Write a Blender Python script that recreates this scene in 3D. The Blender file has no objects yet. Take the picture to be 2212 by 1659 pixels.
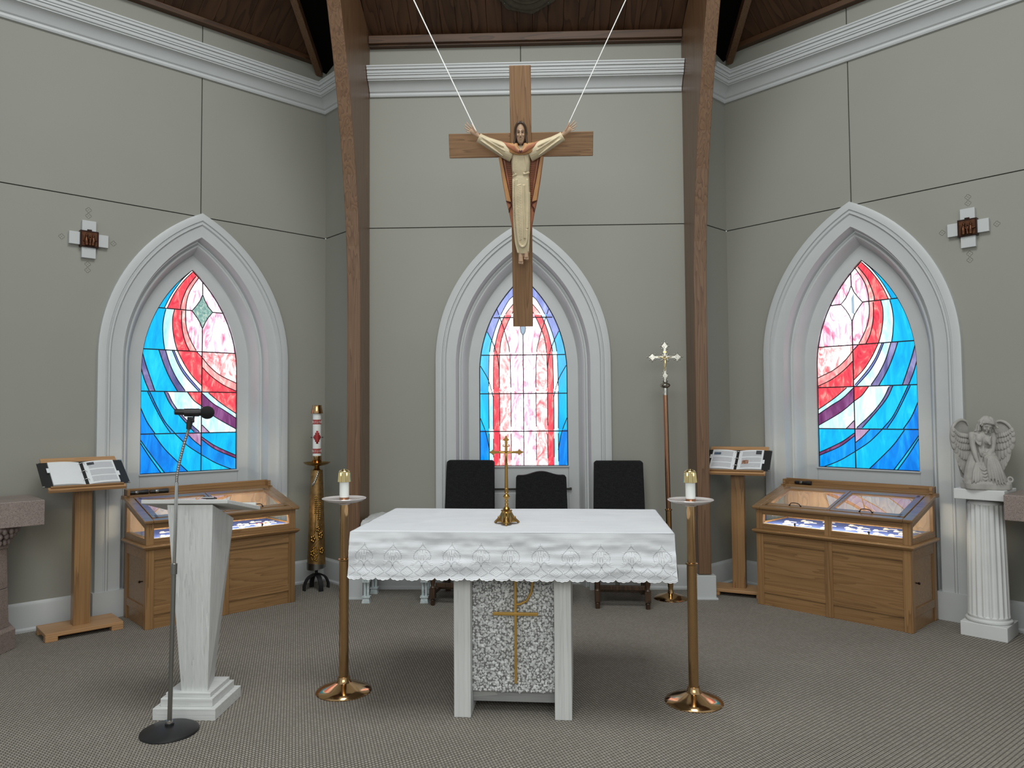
import bpy, bmesh, math, random
from math import sin, cos, pi, sqrt, atan2, radians
from mathutils import Vector, Matrix, Euler, noise as mnoise

random.seed(7)
SC = bpy.context.scene
COL = SC.collection
S2 = sqrt(0.5)

# ------------------------------------------------------------------ camera
cam_data = bpy.data.cameras.new('camera')
cam = bpy.data.objects.new('camera', cam_data)
COL.objects.link(cam)
cam_data.sensor_width = 36.0
cam_data.lens = 36.0 * 1600.0 / 2212.0
cam_data.clip_start = 0.05
_rot = Matrix.Rotation(radians(1.77), 3, 'Z') @ Matrix.Rotation(radians(2.36), 3, 'X') @ Matrix.Rotation(radians(0.40), 3, 'Y')
_r, _f, _u = _rot.col[0], _rot.col[1], _rot.col[2]
cam.matrix_world = Matrix(((_r.x, _u.x, -_f.x, 0.14), (_r.y, _u.y, -_f.y, 0.0), (_r.z, _u.z, -_f.z, 1.60), (0, 0, 0, 1)))
SC.camera = cam

# ------------------------------------------------------------------ world, lights, exposure
SC.view_settings.view_transform = 'Standard'
SC.view_settings.look = 'None'
SC.view_settings.gamma = 1.0
SC.view_settings.use_curve_mapping = False
SC.view_settings.exposure = 0.2
world = bpy.data.worlds.new('nave_daylight')
SC.world = world
world.use_nodes = True
world.node_tree.nodes['Background'].inputs['Color'].default_value = (0.93, 1.0, 1.0, 1)
world.node_tree.nodes['Background'].inputs['Strength'].default_value = 0.42


def area_light(name, loc, target, sx, sy, power, color):
    d = bpy.data.lights.new(name, 'AREA')
    d.shape = 'RECTANGLE'; d.size = sx; d.size_y = sy
    d.energy = power; d.color = color
    o = bpy.data.objects.new(name, d); COL.objects.link(o)
    o.location = loc
    o.rotation_euler = (Vector(target) - Vector(loc)).to_track_quat('-Z', 'Y').to_euler()
    return o


# the skylight over the crossing and an unseen fill light added behind the camera
area_light('skylight', (0.1, 2.5, 6.6), (0.1, 4.3, 0.0), 2.8, 2.4, 165, (0.97, 1.0, 0.98))
area_light('frontal_fill', (0.1, -2.4, 3.4), (0.1, 6.5, 1.1), 5.4, 2.2, 120, (1.0, 0.985, 0.94))

# ------------------------------------------------------------------ mesh building helpers


class MB:
    """collects shapes and links them as one mesh object"""

    def __init__(self, M=None):
        self.v = []; self.f = []; self.M = M

    def add(self, verts, faces):
        b = len(self.v)
        if self.M is not None:
            verts = [self.M @ Vector(p) for p in verts]
        self.v.extend([tuple(p) for p in verts])
        self.f.extend([tuple(i + b for i in f) for f in faces])
        return self

    def box(self, x0, x1, y0, y1, z0, z1):
        v = [(x, y, z) for z in (z0, z1) for y in (y0, y1) for x in (x0, x1)]
        f = [(0, 2, 3, 1), (4, 5, 7, 6), (0, 1, 5, 4), (2, 6, 7, 3), (0, 4, 6, 2), (1, 3, 7, 5)]
        return self.add(v, f)

    def cbox(self, c, s, rot=None):
        x, y, z = s[0] / 2, s[1] / 2, s[2] / 2
        v = [Vector((a, b, d)) for d in (-z, z) for b in (-y, y) for a in (-x, x)]
        if rot is not None:
            R = rot if isinstance(rot, Matrix) else Euler(rot).to_matrix()
            v = [R @ p for p in v]
        v = [p + Vector(c) for p in v]
        f = [(0, 2, 3, 1), (4, 5, 7, 6), (0, 1, 5, 4), (2, 6, 7, 3), (0, 4, 6, 2), (1, 3, 7, 5)]
        return self.add(v, f)

    def loft(self, rings, caps=True, closed=True):
        n = len(rings[0]); v = [p for r in rings for p in r]; f = []
        for i in range(len(rings) - 1):
            for j in range(n if closed else n - 1):
                k = (j + 1) % n
                f.append((i * n + j, i * n + k, (i + 1) * n + k, (i + 1) * n + j))
        if caps:
            f.append(tuple(reversed(range(n))))
            f.append(tuple(range((len(rings) - 1) * n, len(rings) * n)))
        return self.add(v, f)

    def lathe(self, prof, n=24, c=(0, 0, 0), R=None, sq=None):
        rings = []
        for r, z in prof:
            ring = []
            for k in range(n):
                a = 2 * pi * k / n
                p = Vector((max(r, 1e-5) * cos(a), max(r, 1e-5) * sin(a), z))
                if R is not None:
                    p = R @ p
                ring.append(p + Vector(c))
            rings.append(ring)
        return self.loft(rings)

    def tube(self, pts, r, n=8, caps=True, flat=1.0, up=None):
        pts = [Vector(p) for p in pts]; rings = []
        rs = r if isinstance(r, (list, tuple)) else [r] * len(pts)
        t0 = (pts[1] - pts[0]).normalized()
        ref = Vector(up) if up is not None else (Vector((0, 0, 1)) if abs(t0.z) < 0.9 else Vector((0, 1, 0)))
        for i, p in enumerate(pts):
            t = (pts[min(i + 1, len(pts) - 1)] - pts[max(i - 1, 0)]).normalized()
            a = ref - t * ref.dot(t)
            if a.length < 1e-6:
                a = t.orthogonal()
            a.normalize(); ref = a
            b = t.cross(a)
            rings.append([p + (a * cos(2 * pi * k / n) * flat + b * sin(2 * pi * k / n)) * rs[i] for k in range(n)])
        return self.loft(rings, caps)

    def ball(self, c, r, n=12, m=8, R=None):
        rx, ry, rz = r if isinstance(r, (tuple, list)) else (r, r, r)
        rings = []
        for i in range(m + 1):
            th = -pi / 2 + pi * i / m
            ct = max(cos(th), 0.02)
            ring = []
            for k in range(n):
                p = Vector((rx * ct * cos(2 * pi * k / n), ry * ct * sin(2 * pi * k / n), rz * sin(th)))
                if R is not None:
                    p = R @ p
                ring.append(p + Vector(c))
            rings.append(ring)
        return self.loft(rings)

    def prism(self, poly, y0, y1, fn=None):
        """a flat outline (x, z) pushed from y0 to y1; fn maps (x, y, z) to space"""
        fn = fn or (lambda x, y, z: (x, y, z))
        n = len(poly)
        v = [fn(x, y0, z) for x, z in poly] + [fn(x, y1, z) for x, z in poly]
        f = [tuple(range(n)), tuple(reversed(range(n, 2 * n)))]
        for j in range(n):
            k = (j + 1) % n
            f.append((j, j + n, k + n, k))
        return self.add(v, f)

    def grid(self, fn, nu, nv, closed=False):
        v = [fn(i / nu, j / nv) for j in range(nv + 1) for i in range(nu + 1)]
        w = nu + 1
        f = [(j * w + i, j * w + i + 1, (j + 1) * w + i + 1, (j + 1) * w + i) for j in range(nv) for i in range(nu)]
        return self.add(v, f)

    def mesh(self, name, mat, smooth=None, fix=True):
        me = bpy.data.meshes.new(name)
        me.from_pydata(self.v, [], self.f)
        if fix:
            bm = bmesh.new(); bm.from_mesh(me)
            bmesh.ops.recalc_face_normals(bm, faces=bm.faces)
            big = [f for f in bm.faces if len(f.verts) > 8]
            if big:
                bmesh.ops.triangulate(bm, faces=big)
            bm.to_mesh(me); bm.free()
        if mat is not None:
            me.materials.append(mat)
        if smooth is not None:
            me.polygons.foreach_set('use_smooth', [True] * len(me.polygons))
            if smooth < 180:
                me.set_sharp_from_angle(angle=radians(smooth))
        me.update()
        return me

    def build(self, name, mat, parent=None, smooth=None, bevel=0.0, seg=2, fix=True, loc=None):
        o = bpy.data.objects.new(name, self.mesh(name, mat, smooth, fix))
        COL.objects.link(o)
        if parent is not None:
            o.parent = parent
        if loc is not None:
            o.location = loc
        if bevel:
            m = o.modifiers.new('edge', 'BEVEL'); m.width = bevel; m.segments = seg
            m.limit_method = 'ANGLE'; m.angle_limit = radians(40)
            m.harden_normals = False
        return o


def thing(name, label, cat, loc=(0, 0, 0), rotz=0.0, group=None, rot=None):
    o = bpy.data.objects.new(name, None); COL.objects.link(o)
    o.empty_display_size = 0.1
    o.location = loc
    o.rotation_euler = rot if rot is not None else (0, 0, rotz)
    o['label'] = label; o['category'] = cat
    if group:
        o['group'] = group
    return o


def tag(o, label, cat, group=None):
    o['label'] = label; o['category'] = cat
    if group:
        o['group'] = group
    return o


def structure(o):
    o['kind'] = 'structure'
    return o


def stuff(o):
    o['kind'] = 'stuff'
    return o


def note(o, label):
    o['label'] = label
    return o


def dup(root, loc=None, rotz=None, label=None, group=None):
    r = root.copy(); COL.objects.link(r)
    if loc is not None:
        r.location = loc
    if rotz is not None:
        r.rotation_euler = (0, 0, rotz)
    if label:
        r['label'] = label
    if group:
        r['group'] = group
    for ch in list(root.children):
        c = ch.copy(); COL.objects.link(c); c.parent = r
        for g in list(ch.children):
            d = g.copy(); COL.objects.link(d); d.parent = c
    return r


def remeshed(mb, name, mat, voxel, parent=None, smooth_it=4, loc=None):
    """fuses overlapping shapes into one continuous skin"""
    me = mb.mesh(name + '_raw', None)
    o = bpy.data.objects.new(name + '_raw', me); COL.objects.link(o)
    m = o.modifiers.new('r', 'REMESH'); m.mode = 'VOXEL'; m.voxel_size = voxel
    if smooth_it:
        s = o.modifiers.new('s', 'SMOOTH'); s.factor = 0.5; s.iterations = smooth_it
    dg = bpy.context.evaluated_depsgraph_get()
    out = bpy.data.meshes.new_from_object(o.evaluated_get(dg))
    bpy.data.objects.remove(o); bpy.data.meshes.remove(me)
    out.name = name
    out.materials.clear(); out.materials.append(mat)
    out.polygons.foreach_set('use_smooth', [True] * len(out.polygons))
    r = bpy.data.objects.new(name, out); COL.objects.link(r)
    if parent is not None:
        r.parent = parent
    if loc is not None:
        r.location = loc
    return r


def spline(pts, n):
    """Catmull-Rom through the points, n samples"""
    P = [Vector(p) for p in pts]
    P = [P[0] * 2 - P[1]] + P + [P[-1] * 2 - P[-2]]
    m = len(P) - 3; out = []
    for i in range(n):
        t = i / (n - 1) * m; k = min(int(t), m - 1); t -= k
        a, b, c, d = P[k], P[k + 1], P[k + 2], P[k + 3]
        out.append(0.5 * (2 * b + (c - a) * t + (2 * a - 5 * b + 4 * c - d) * t * t + (3 * b - a - 3 * c + d) * t ** 3))
    return out


# ------------------------------------------------------------------ materials


def mat_new(name):
    m = bpy.data.materials.new(name); m.use_nodes = True
    nt = m.node_tree
    return m, nt, nt.nodes['Principled BSDF']


def N(nt, typ, **kw):
    n = nt.nodes.new(typ)
    for k, v in kw.items():
        if k == 'inp':
            for a, b in v.items():
                n.inputs[a].default_value = b
        else:
            setattr(n, k, v)
    return n


def ramp(nt, stops, interp='LINEAR'):
    n = nt.nodes.new('ShaderNodeValToRGB'); cr = n.color_ramp; cr.interpolation = interp
    while len(cr.elements) < len(stops):
        cr.elements.new(0.5)
    for e, (p, c) in zip(cr.elements, stops):
        e.position = p; e.color = (*c, 1) if len(c) == 3 else c
    return n


def coords(nt, scale=(1, 1, 1), rot=(0, 0, 0)):
    tc = N(nt, 'ShaderNodeTexCoord'); mp = N(nt, 'ShaderNodeMapping')
    mp.inputs['Scale'].default_value = scale; mp.inputs['Rotation'].default_value = rot
    nt.links.new(tc.outputs['Object'], mp.inputs['Vector'])
    return mp.outputs['Vector']


def bump(nt, bs, height, strength, dist=0.002):
    b = N(nt, 'ShaderNodeBump', inp={'Strength': strength, 'Distance': dist})
    nt.links.new(height, b.inputs['Height']); nt.links.new(b.outputs['Normal'], bs.inputs['Normal'])


def plain(name, color, rough=0.5, metal=0.0, var=0.06, vscale=8.0, bstr=0.0, bscale=60.0, spec=0.5, coat=0.0):
    m, nt, bs = mat_new(name)
    v = coords(nt)
    nz = N(nt, 'ShaderNodeTexNoise', inp={'Scale': vscale, 'Detail': 4.0})
    nt.links.new(v, nz.inputs['Vector'])
    a = tuple(max(0, c * (1 - var)) for c in color); b = tuple(min(1, c * (1 + var)) for c in color)
    r = ramp(nt, [(0.3, a), (0.7, b)])
    nt.links.new(nz.outputs['Fac'], r.inputs['Fac']); nt.links.new(r.outputs['Color'], bs.inputs['Base Color'])
    bs.inputs['Roughness'].default_value = rough; bs.inputs['Metallic'].default_value = metal
    bs.inputs['Specular IOR Level'].default_value = spec
    bs.inputs['Coat Weight'].default_value = coat
    if bstr:
        n2 = N(nt, 'ShaderNodeTexNoise', inp={'Scale': bscale, 'Detail': 3.0})
        nt.links.new(v, n2.inputs['Vector']); bump(nt, bs, n2.outputs['Fac'], bstr)
    return m


def wood(name, dark, mid, light, axis='Z', across=9.0, along=0.9, rings=9.0, rough=0.45, fine=0.35, coat=0.0, bstr=0.08, contrast=1.0):
    """cathedral grain: contours of a stretched noise, with fine pores on top"""
    m, nt, bs = mat_new(name)
    sc = {'X': (along, across, across), 'Y': (across, along, across), 'Z': (across, across, along)}[axis]
    v = coords(nt, sc)
    oi = N(nt, 'ShaderNodeObjectInfo')
    add = N(nt, 'ShaderNodeVectorMath', operation='ADD')
    mul = N(nt, 'ShaderNodeVectorMath', operation='SCALE')
    cmb = N(nt, 'ShaderNodeCombineXYZ')
    for k in range(3):
        nt.links.new(oi.outputs['Random'], cmb.inputs[k])
    nt.links.new(cmb.outputs[0], mul.inputs[0]); mul.inputs['Scale'].default_value = 37.0
    nt.links.new(v, add.inputs[0]); nt.links.new(mul.outputs[0], add.inputs[1])
    n1 = N(nt, 'ShaderNodeTexNoise', inp={'Scale': 1.0, 'Detail': 2.0, 'Roughness': 0.45})
    nt.links.new(add.outputs[0], n1.inputs['Vector'])
    k = N(nt, 'ShaderNodeMath', operation='MULTIPLY'); k.inputs[1].default_value = rings
    nt.links.new(n1.outputs['Fac'], k.inputs[0])
    fr = N(nt, 'ShaderNodeMath', operation='FRACT'); nt.links.new(k.outputs[0], fr.inputs[0])
    sf = {'X': (6, 220, 220), 'Y': (220, 6, 220), 'Z': (220, 220, 6)}[axis]
    v2 = coords(nt, sf)
    n2 = N(nt, 'ShaderNodeTexNoise', inp={'Scale': 1.0, 'Detail': 3.0}); nt.links.new(v2, n2.inputs['Vector'])
    mx = N(nt, 'ShaderNodeMix', data_type='FLOAT'); mx.inputs['Factor'].default_value = fine
    nt.links.new(fr.outputs[0], mx.inputs[2]); nt.links.new(n2.outputs['Fac'], mx.inputs[3])
    r = ramp(nt, [(0.08, dark), (0.32, mid), (0.75, light), (0.97, mid)])
    nt.links.new(mx.outputs[0], r.inputs['Fac'])
    # a tone of its own for every board
    hs = N(nt, 'ShaderNodeHueSaturation')
    mr = N(nt, 'ShaderNodeMapRange', inp={'To Min': 1 - 0.1 * contrast, 'To Max': 1 + 0.12 * contrast})
    nt.links.new(oi.outputs['Random'], mr.inputs['Value']); nt.links.new(mr.outputs[0], hs.inputs['Value'])
    nt.links.new(r.outputs['Color'], hs.inputs['Color']); nt.links.new(hs.outputs['Color'], bs.inputs['Base Color'])
    bs.inputs['Roughness'].default_value = rough; bs.inputs['Coat Weight'].default_value = coat
    bs.inputs['Coat Roughness'].default_value = 0.25
    if bstr:
        bump(nt, bs, mx.outputs[0], bstr, 0.001)
    return m


M = {}
OAK = ((0.14, 0.07, 0.026), (0.24, 0.127, 0.049), (0.305, 0.17, 0.070))
for ax in 'XYZ':
    M['oak' + ax] = wood('oak_' + ax, *OAK, axis=ax, across=22.0, along=0.6, rings=6, rough=0.38, coat=0.15)
OAKS = ((0.30, 0.15, 0.06), (0.43, 0.235, 0.105), (0.50, 0.29, 0.14))
for ax in 'XZ':
    M['oakl' + ax] = wood('light_oak_' + ax, *OAKS, axis=ax, across=20.0, along=0.6, rings=6, rough=0.42)
M['oaklid'] = wood('varnished_lid_oak', *OAK, axis='X', across=22.0, along=0.6, rings=6, rough=0.3, coat=0.8)
M['oakp'] = wood('oak_veneer', (0.17, 0.088, 0.033), (0.25, 0.134, 0.053), (0.305, 0.172, 0.072), axis='X', across=13.0, along=0.75, rings=8, rough=0.35, coat=0.2)
M['crossZ'] = wood('cross_oak_Z', (0.10, 0.05, 0.02), (0.19, 0.098, 0.042), (0.24, 0.13, 0.058), axis='Z', across=16, along=0.7, rings=11, rough=0.6)
M['crossX'] = wood('cross_oak_X', (0.10, 0.05, 0.02), (0.19, 0.098, 0.042), (0.24, 0.13, 0.058), axis='X', across=16, along=0.7, rings=11, rough=0.6)
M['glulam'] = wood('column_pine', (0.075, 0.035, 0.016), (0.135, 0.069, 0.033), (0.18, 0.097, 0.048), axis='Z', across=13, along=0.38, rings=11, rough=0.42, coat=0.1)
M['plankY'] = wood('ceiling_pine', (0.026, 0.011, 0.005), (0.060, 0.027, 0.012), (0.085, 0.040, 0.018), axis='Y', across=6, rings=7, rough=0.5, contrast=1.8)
M['boardX'] = wood('ceiling_board', (0.03, 0.013, 0.006), (0.065, 0.029, 0.012), (0.09, 0.042, 0.018), axis='X', across=8, rings=6, rough=0.5)
M['darkoak'] = wood('dark_oak', (0.02, 0.011, 0.007), (0.045, 0.024, 0.013), (0.075, 0.04, 0.02), axis='Z', rough=0.4)
M['wash'] = wood('whitewashed_wood', (0.30, 0.31, 0.30), (0.60, 0.61, 0.60), (0.71, 0.72, 0.71), axis='Z', across=45, along=0.8, rings=2.5, fine=0.66, rough=0.55, contrast=0.2)
M['washX'] = wood('whitewashed_wood_X', (0.30, 0.31, 0.30), (0.60, 0.61, 0.60), (0.71, 0.72, 0.71), axis='X', across=45, along=0.8, rings=2.5, fine=0.66, rough=0.55, contrast=0.2)
M['washgrey'] = wood('greyed_wood', (0.16, 0.165, 0.16), (0.27, 0.275, 0.27), (0.36, 0.365, 0.355), axis='X', across=14, along=0.8, rings=4, fine=0.6, rough=0.5, contrast=0.2)
M['wall'] = plain('wall_paint', (0.295, 0.293, 0.257), 0.6, var=0.02, vscale=1.5, bstr=0.06, bscale=180)
M['trim'] = plain('white_trim_paint', (0.53, 0.55, 0.555), 0.42, var=0.015)
M['joint'] = plain('dark_joint', (0.05, 0.047, 0.04), 0.9)
M['granite'] = None
M['brass'] = plain('brass', (0.42, 0.25, 0.075), 0.24, 1.0, var=0.1)
M['gold'] = plain('polished_gold', (0.55, 0.345, 0.17), 0.13, 1.0, var=0.05)
M['bell'] = plain('bright_brass', (0.83, 0.66, 0.33), 0.10, 1.0, var=0.03)
M['dishw'] = plain('reflection_pale_dish', (0.66, 0.61, 0.60), 0.14, 0.15, var=0.03, coat=0.5)  # reflection of the light overhead is put into the pale base colour
M['copper'] = plain('rose_brass', (0.42, 0.22, 0.13), 0.18, 1.0, var=0.06)
M['chrome'] = plain('chrome', (0.62, 0.62, 0.60), 0.16, 1.0, var=0.02)
M['steel'] = plain('grey_steel', (0.34, 0.34, 0.33), 0.3, 1.0, var=0.04)
M['silver'] = plain('old_silver', (0.50, 0.49, 0.44), 0.25, 1.0, var=0.25, vscale=60)
M['black'] = plain('black_plastic', (0.012, 0.012, 0.013), 0.42)
M['iron'] = plain('black_iron', (0.016, 0.016, 0.017), 0.5, 0.3)
M['foam'] = plain('black_foam', (0.008, 0.008, 0.009), 0.95, bstr=0.6, bscale=400)
M['blackcloth'] = None
M['bronze'] = plain('dark_bronze', (0.10, 0.042, 0.022), 0.33, 0.85, var=0.4, vscale=40)
M['bronzeframe'] = plain('bronze_frame', (0.03, 0.012, 0.008), 0.35, 0.7)
M['wax'] = plain('white_wax', (0.80, 0.82, 0.79), 0.45, var=0.02)
M['red'] = plain('red_wax', (0.33, 0.022, 0.02), 0.5, var=0.25, vscale=120)
M['plaster'] = plain('grey_plaster', (0.36, 0.345, 0.32), 0.7, var=0.12, vscale=14, bstr=0.1, bscale=90)
M['whiteplaster'] = plain('white_painted_plaster', (0.66, 0.67, 0.665), 0.5, var=0.03)
M['felt'] = plain('blue_felt', (0.085, 0.15, 0.52), 0.95, var=0.08, vscale=60, bstr=0.2, bscale=600)
M['paper'] = plain('white_paper', (0.78, 0.80, 0.82), 0.55, var=0.015)
M['skin'] = plain('painted_skin', (0.44, 0.285, 0.185), 0.5, var=0.10, vscale=18)
M['hair'] = plain('painted_brown_hair', (0.06, 0.035, 0.022), 0.45, var=0.3, vscale=30)
M['robe'] = plain('painted_cream_robe', (0.57, 0.475, 0.31), 0.55, var=0.12, vscale=10, bstr=0.15, bscale=40)
M['capeo'] = plain('painted_tan_cape', (0.45, 0.225, 0.085), 0.5, var=0.12, vscale=12)
M['caper'] = plain('painted_red_cape_lining', (0.33, 0.115, 0.052), 0.5, var=0.2, vscale=14)
M['line'] = plain('dark_red_line', (0.07, 0.012, 0.012), 0.5)
M['cord'] = plain('white_cord', (0.82, 0.82, 0.80), 0.7)
M['stencil'] = plain('brown_stencil_paint', (0.16, 0.145, 0.115), 0.8)
M['lead'] = plain('lead_came', (0.012, 0.012, 0.014), 0.55, 0.2)
M['tag'] = plain('ivory_tag', (0.80, 0.76, 0.66), 0.5, var=0.05)
M['medal'] = plain('pressed_tin', (0.075, 0.064, 0.045), 0.5, 0.3, var=0.2, vscale=20)
M['distress'] = plain('distressed_white_blue', (0.55, 0.62, 0.63), 0.55, var=0.22, vscale=28)
M['greycloth'] = plain('grey_drape', (0.50, 0.51, 0.50), 0.8, var=0.06, vscale=6)
M['photo_dark'] = plain('printed_photo_dark', (0.05, 0.055, 0.065), 0.5, var=0.9, vscale=90)
M['photo_blue'] = plain('printed_photo_blue', (0.08, 0.12, 0.18), 0.5, var=0.9, vscale=90)
M['photo_brown'] = plain('printed_photo_brown', (0.30, 0.16, 0.11), 0.5, var=0.8, vscale=90)
M['eyelet'] = plain('eyelet_shade', (0.035, 0.035, 0.04), 0.9)
M['thread'] = plain('white_embroidery_thread', (0.86, 0.87, 0.89), 0.6)
M['stone'] = plain('white_stone_chip', (0.66, 0.67, 0.67), 0.6, var=0.4, vscale=45)
M['stoneback'] = plain('grey_mortar', (0.20, 0.20, 0.195), 0.9)
M['deck'] = plain('roof_deck_and_shade', (0.004, 0.003, 0.0025), 0.95, spec=0.05)  # near-black deck; the same colour carries the shade of the corner pockets


def make_granite():
    m, nt, bs = mat_new('pink_granite')
    v = coords(nt)
    n1 = N(nt, 'ShaderNodeTexVoronoi', inp={'Scale': 260.0}); nt.links.new(v, n1.inputs['Vector'])
    n2 = N(nt, 'ShaderNodeTexNoise', inp={'Scale': 5.0, 'Detail': 5.0}); nt.links.new(v, n2.inputs['Vector'])
    r1 = ramp(nt, [(0.0, (0.12, 0.095, 0.085)), (0.35, (0.26, 0.205, 0.185)), (0.8, (0.34, 0.27, 0.245))])
    nt.links.new(n1.outputs['Color'], r1.inputs['Fac'])
    r2 = ramp(nt, [(0.3, (0.82, 0.82, 0.83)), (0.7, (1.0, 1.0, 1.0))]); nt.links.new(n2.outputs['Fac'], r2.inputs['Fac'])
    mx = N(nt, 'ShaderNodeMix', data_type='RGBA', blend_type='MULTIPLY'); mx.inputs['Factor'].default_value = 1.0
    nt.links.new(r1.outputs['Color'], mx.inputs[6]); nt.links.new(r2.outputs['Color'], mx.inputs[7])
    nt.links.new(mx.outputs[2], bs.inputs['Base Color'])
    bs.inputs['Roughness'].default_value = 0.42
    return m


def make_carpet():
    """low loop pile in slanting ribs: bright loop heads over dark gaps"""
    m, nt, bs = mat_new('loop_carpet')
    v = coords(nt, (1, 1, 1), (0, 0, radians(-40)))
    br = N(nt, 'ShaderNodeTexBrick', inp={'Scale': 1.0, 'Mortar Size': 0.0050, 'Mortar Smooth': 1.0, 'Brick Width': 0.0165, 'Row Height': 0.0205, 'Bias': 0.0})
    br.offset = 0.5
    nt.links.new(v, br.inputs['Vector'])
    br.inputs['Color1'].default_value = (1, 1, 1, 1); br.inputs['Color2'].default_value = (0.78, 0.78, 0.78, 1); br.inputs['Mortar'].default_value = (0, 0, 0, 1)
    n1 = N(nt, 'ShaderNodeTexNoise', inp={'Scale': 150.0, 'Detail': 2.0}); nt.links.new(v, n1.inputs['Vector'])
    n2 = N(nt, 'ShaderNodeTexNoise', inp={'Scale': 1.3, 'Detail': 3.0}); nt.links.new(v, n2.inputs['Vector'])
    mx = N(nt, 'ShaderNodeMix', data_type='FLOAT'); mx.inputs['Factor'].default_value = 0.38
    nt.links.new(br.outputs['Color'], mx.inputs[2]); nt.links.new(n1.outputs['Fac'], mx.inputs[3])
    r = ramp(nt, [(0.12, (0.082, 0.073, 0.063)), (0.5, (0.225, 0.204, 0.176)), (0.85, (0.42, 0.39, 0.345))])
    nt.links.new(mx.outputs[0], r.inputs['Fac'])
    r2 = ramp(nt, [(0.3, (0.92, 0.92, 0.92)), (0.7, (1.04, 1.04, 1.04))]); nt.links.new(n2.outputs['Fac'], r2.inputs['Fac'])
    m2 = N(nt, 'ShaderNodeMix', data_type='RGBA', blend_type='MULTIPLY'); m2.inputs['Factor'].default_value = 1.0
    nt.links.new(r.outputs['Color'], m2.inputs[6]); nt.links.new(r2.outputs['Color'], m2.inputs[7])
    nt.links.new(m2.outputs[2], bs.inputs['Base Color'])
    bs.inputs['Roughness'].default_value = 0.95; bs.inputs['Specular IOR Level'].default_value = 0.1
    bump(nt, bs, mx.outputs[0], 0.6, 0.006)
    return m


def make_weave(name, c0, c1, scale=420, rough=0.9):
    m, nt, bs = mat_new(name)
    v = coords(nt)
    w1 = N(nt, 'ShaderNodeTexNoise', inp={'Scale': 1.0, 'Detail': 2.0}); w2 = N(nt, 'ShaderNodeTexNoise', inp={'Scale': 1.0, 'Detail': 2.0})
    nt.links.new(coords(nt, (scale, scale, scale * 0.06)), w1.inputs['Vector'])
    nt.links.new(coords(nt, (scale * 0.06, scale, scale)), w2.inputs['Vector'])
    ad = N(nt, 'ShaderNodeMath', operation='MULTIPLY')
    nt.links.new(w1.outputs['Fac'], ad.inputs[0]); nt.links.new(w2.outputs['Fac'], ad.inputs[1])
    r = ramp(nt, [(0.12, c0), (0.42, c1)]); nt.links.new(ad.outputs[0], r.inputs['Fac'])
    nt.links.new(r.outputs['Color'], bs.inputs['Base Color'])
    bs.inputs['Roughness'].default_value = rough; bs.inputs['Specular IOR Level'].default_value = 0.2
    bump(nt, bs, ad.outputs[0], 0.3, 0.001)
    return m


def make_glass(name='clear_glass', tint=(0.97, 1.0, 0.99), refl=1.0):
    """thin flat pane: passes light straight through and mirrors by the Fresnel law"""
    m, nt, bs = mat_new(name)
    nt.nodes.remove(bs)
    out = nt.nodes['Material Output']
    tr = N(nt, 'ShaderNodeBsdfTransparent', inp={'Color': (*tint, 1)})
    gl = N(nt, 'ShaderNodeBsdfGlossy', inp={'Roughness': 0.012, 'Color': (1, 1, 1, 1)})
    fr = N(nt, 'ShaderNodeFresnel', inp={'IOR': 1.5})
    k = N(nt, 'ShaderNodeMath', operation='MULTIPLY'); k.inputs[1].default_value = refl; k.use_clamp = True
    nt.links.new(fr.outputs[0], k.inputs[0])
    ge = N(nt, 'ShaderNodeNewGeometry')
    fc = N(nt, 'ShaderNodeMath', operation='SUBTRACT'); fc.inputs[0].default_value = 1.0
    nt.links.new(ge.outputs['Backfacing'], fc.inputs[1])
    k2 = N(nt, 'ShaderNodeMath', operation='MULTIPLY'); nt.links.new(k.outputs[0], k2.inputs[0]); nt.links.new(fc.outputs[0], k2.inputs[1])
    mx = N(nt, 'ShaderNodeMixShader')
    nt.links.new(k2.outputs[0], mx.inputs[0]); nt.links.new(tr.outputs[0], mx.inputs[1]); nt.links.new(gl.outputs[0], mx.inputs[2])
    nt.links.new(mx.outputs[0], out.inputs['Surface'])
    return m


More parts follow.
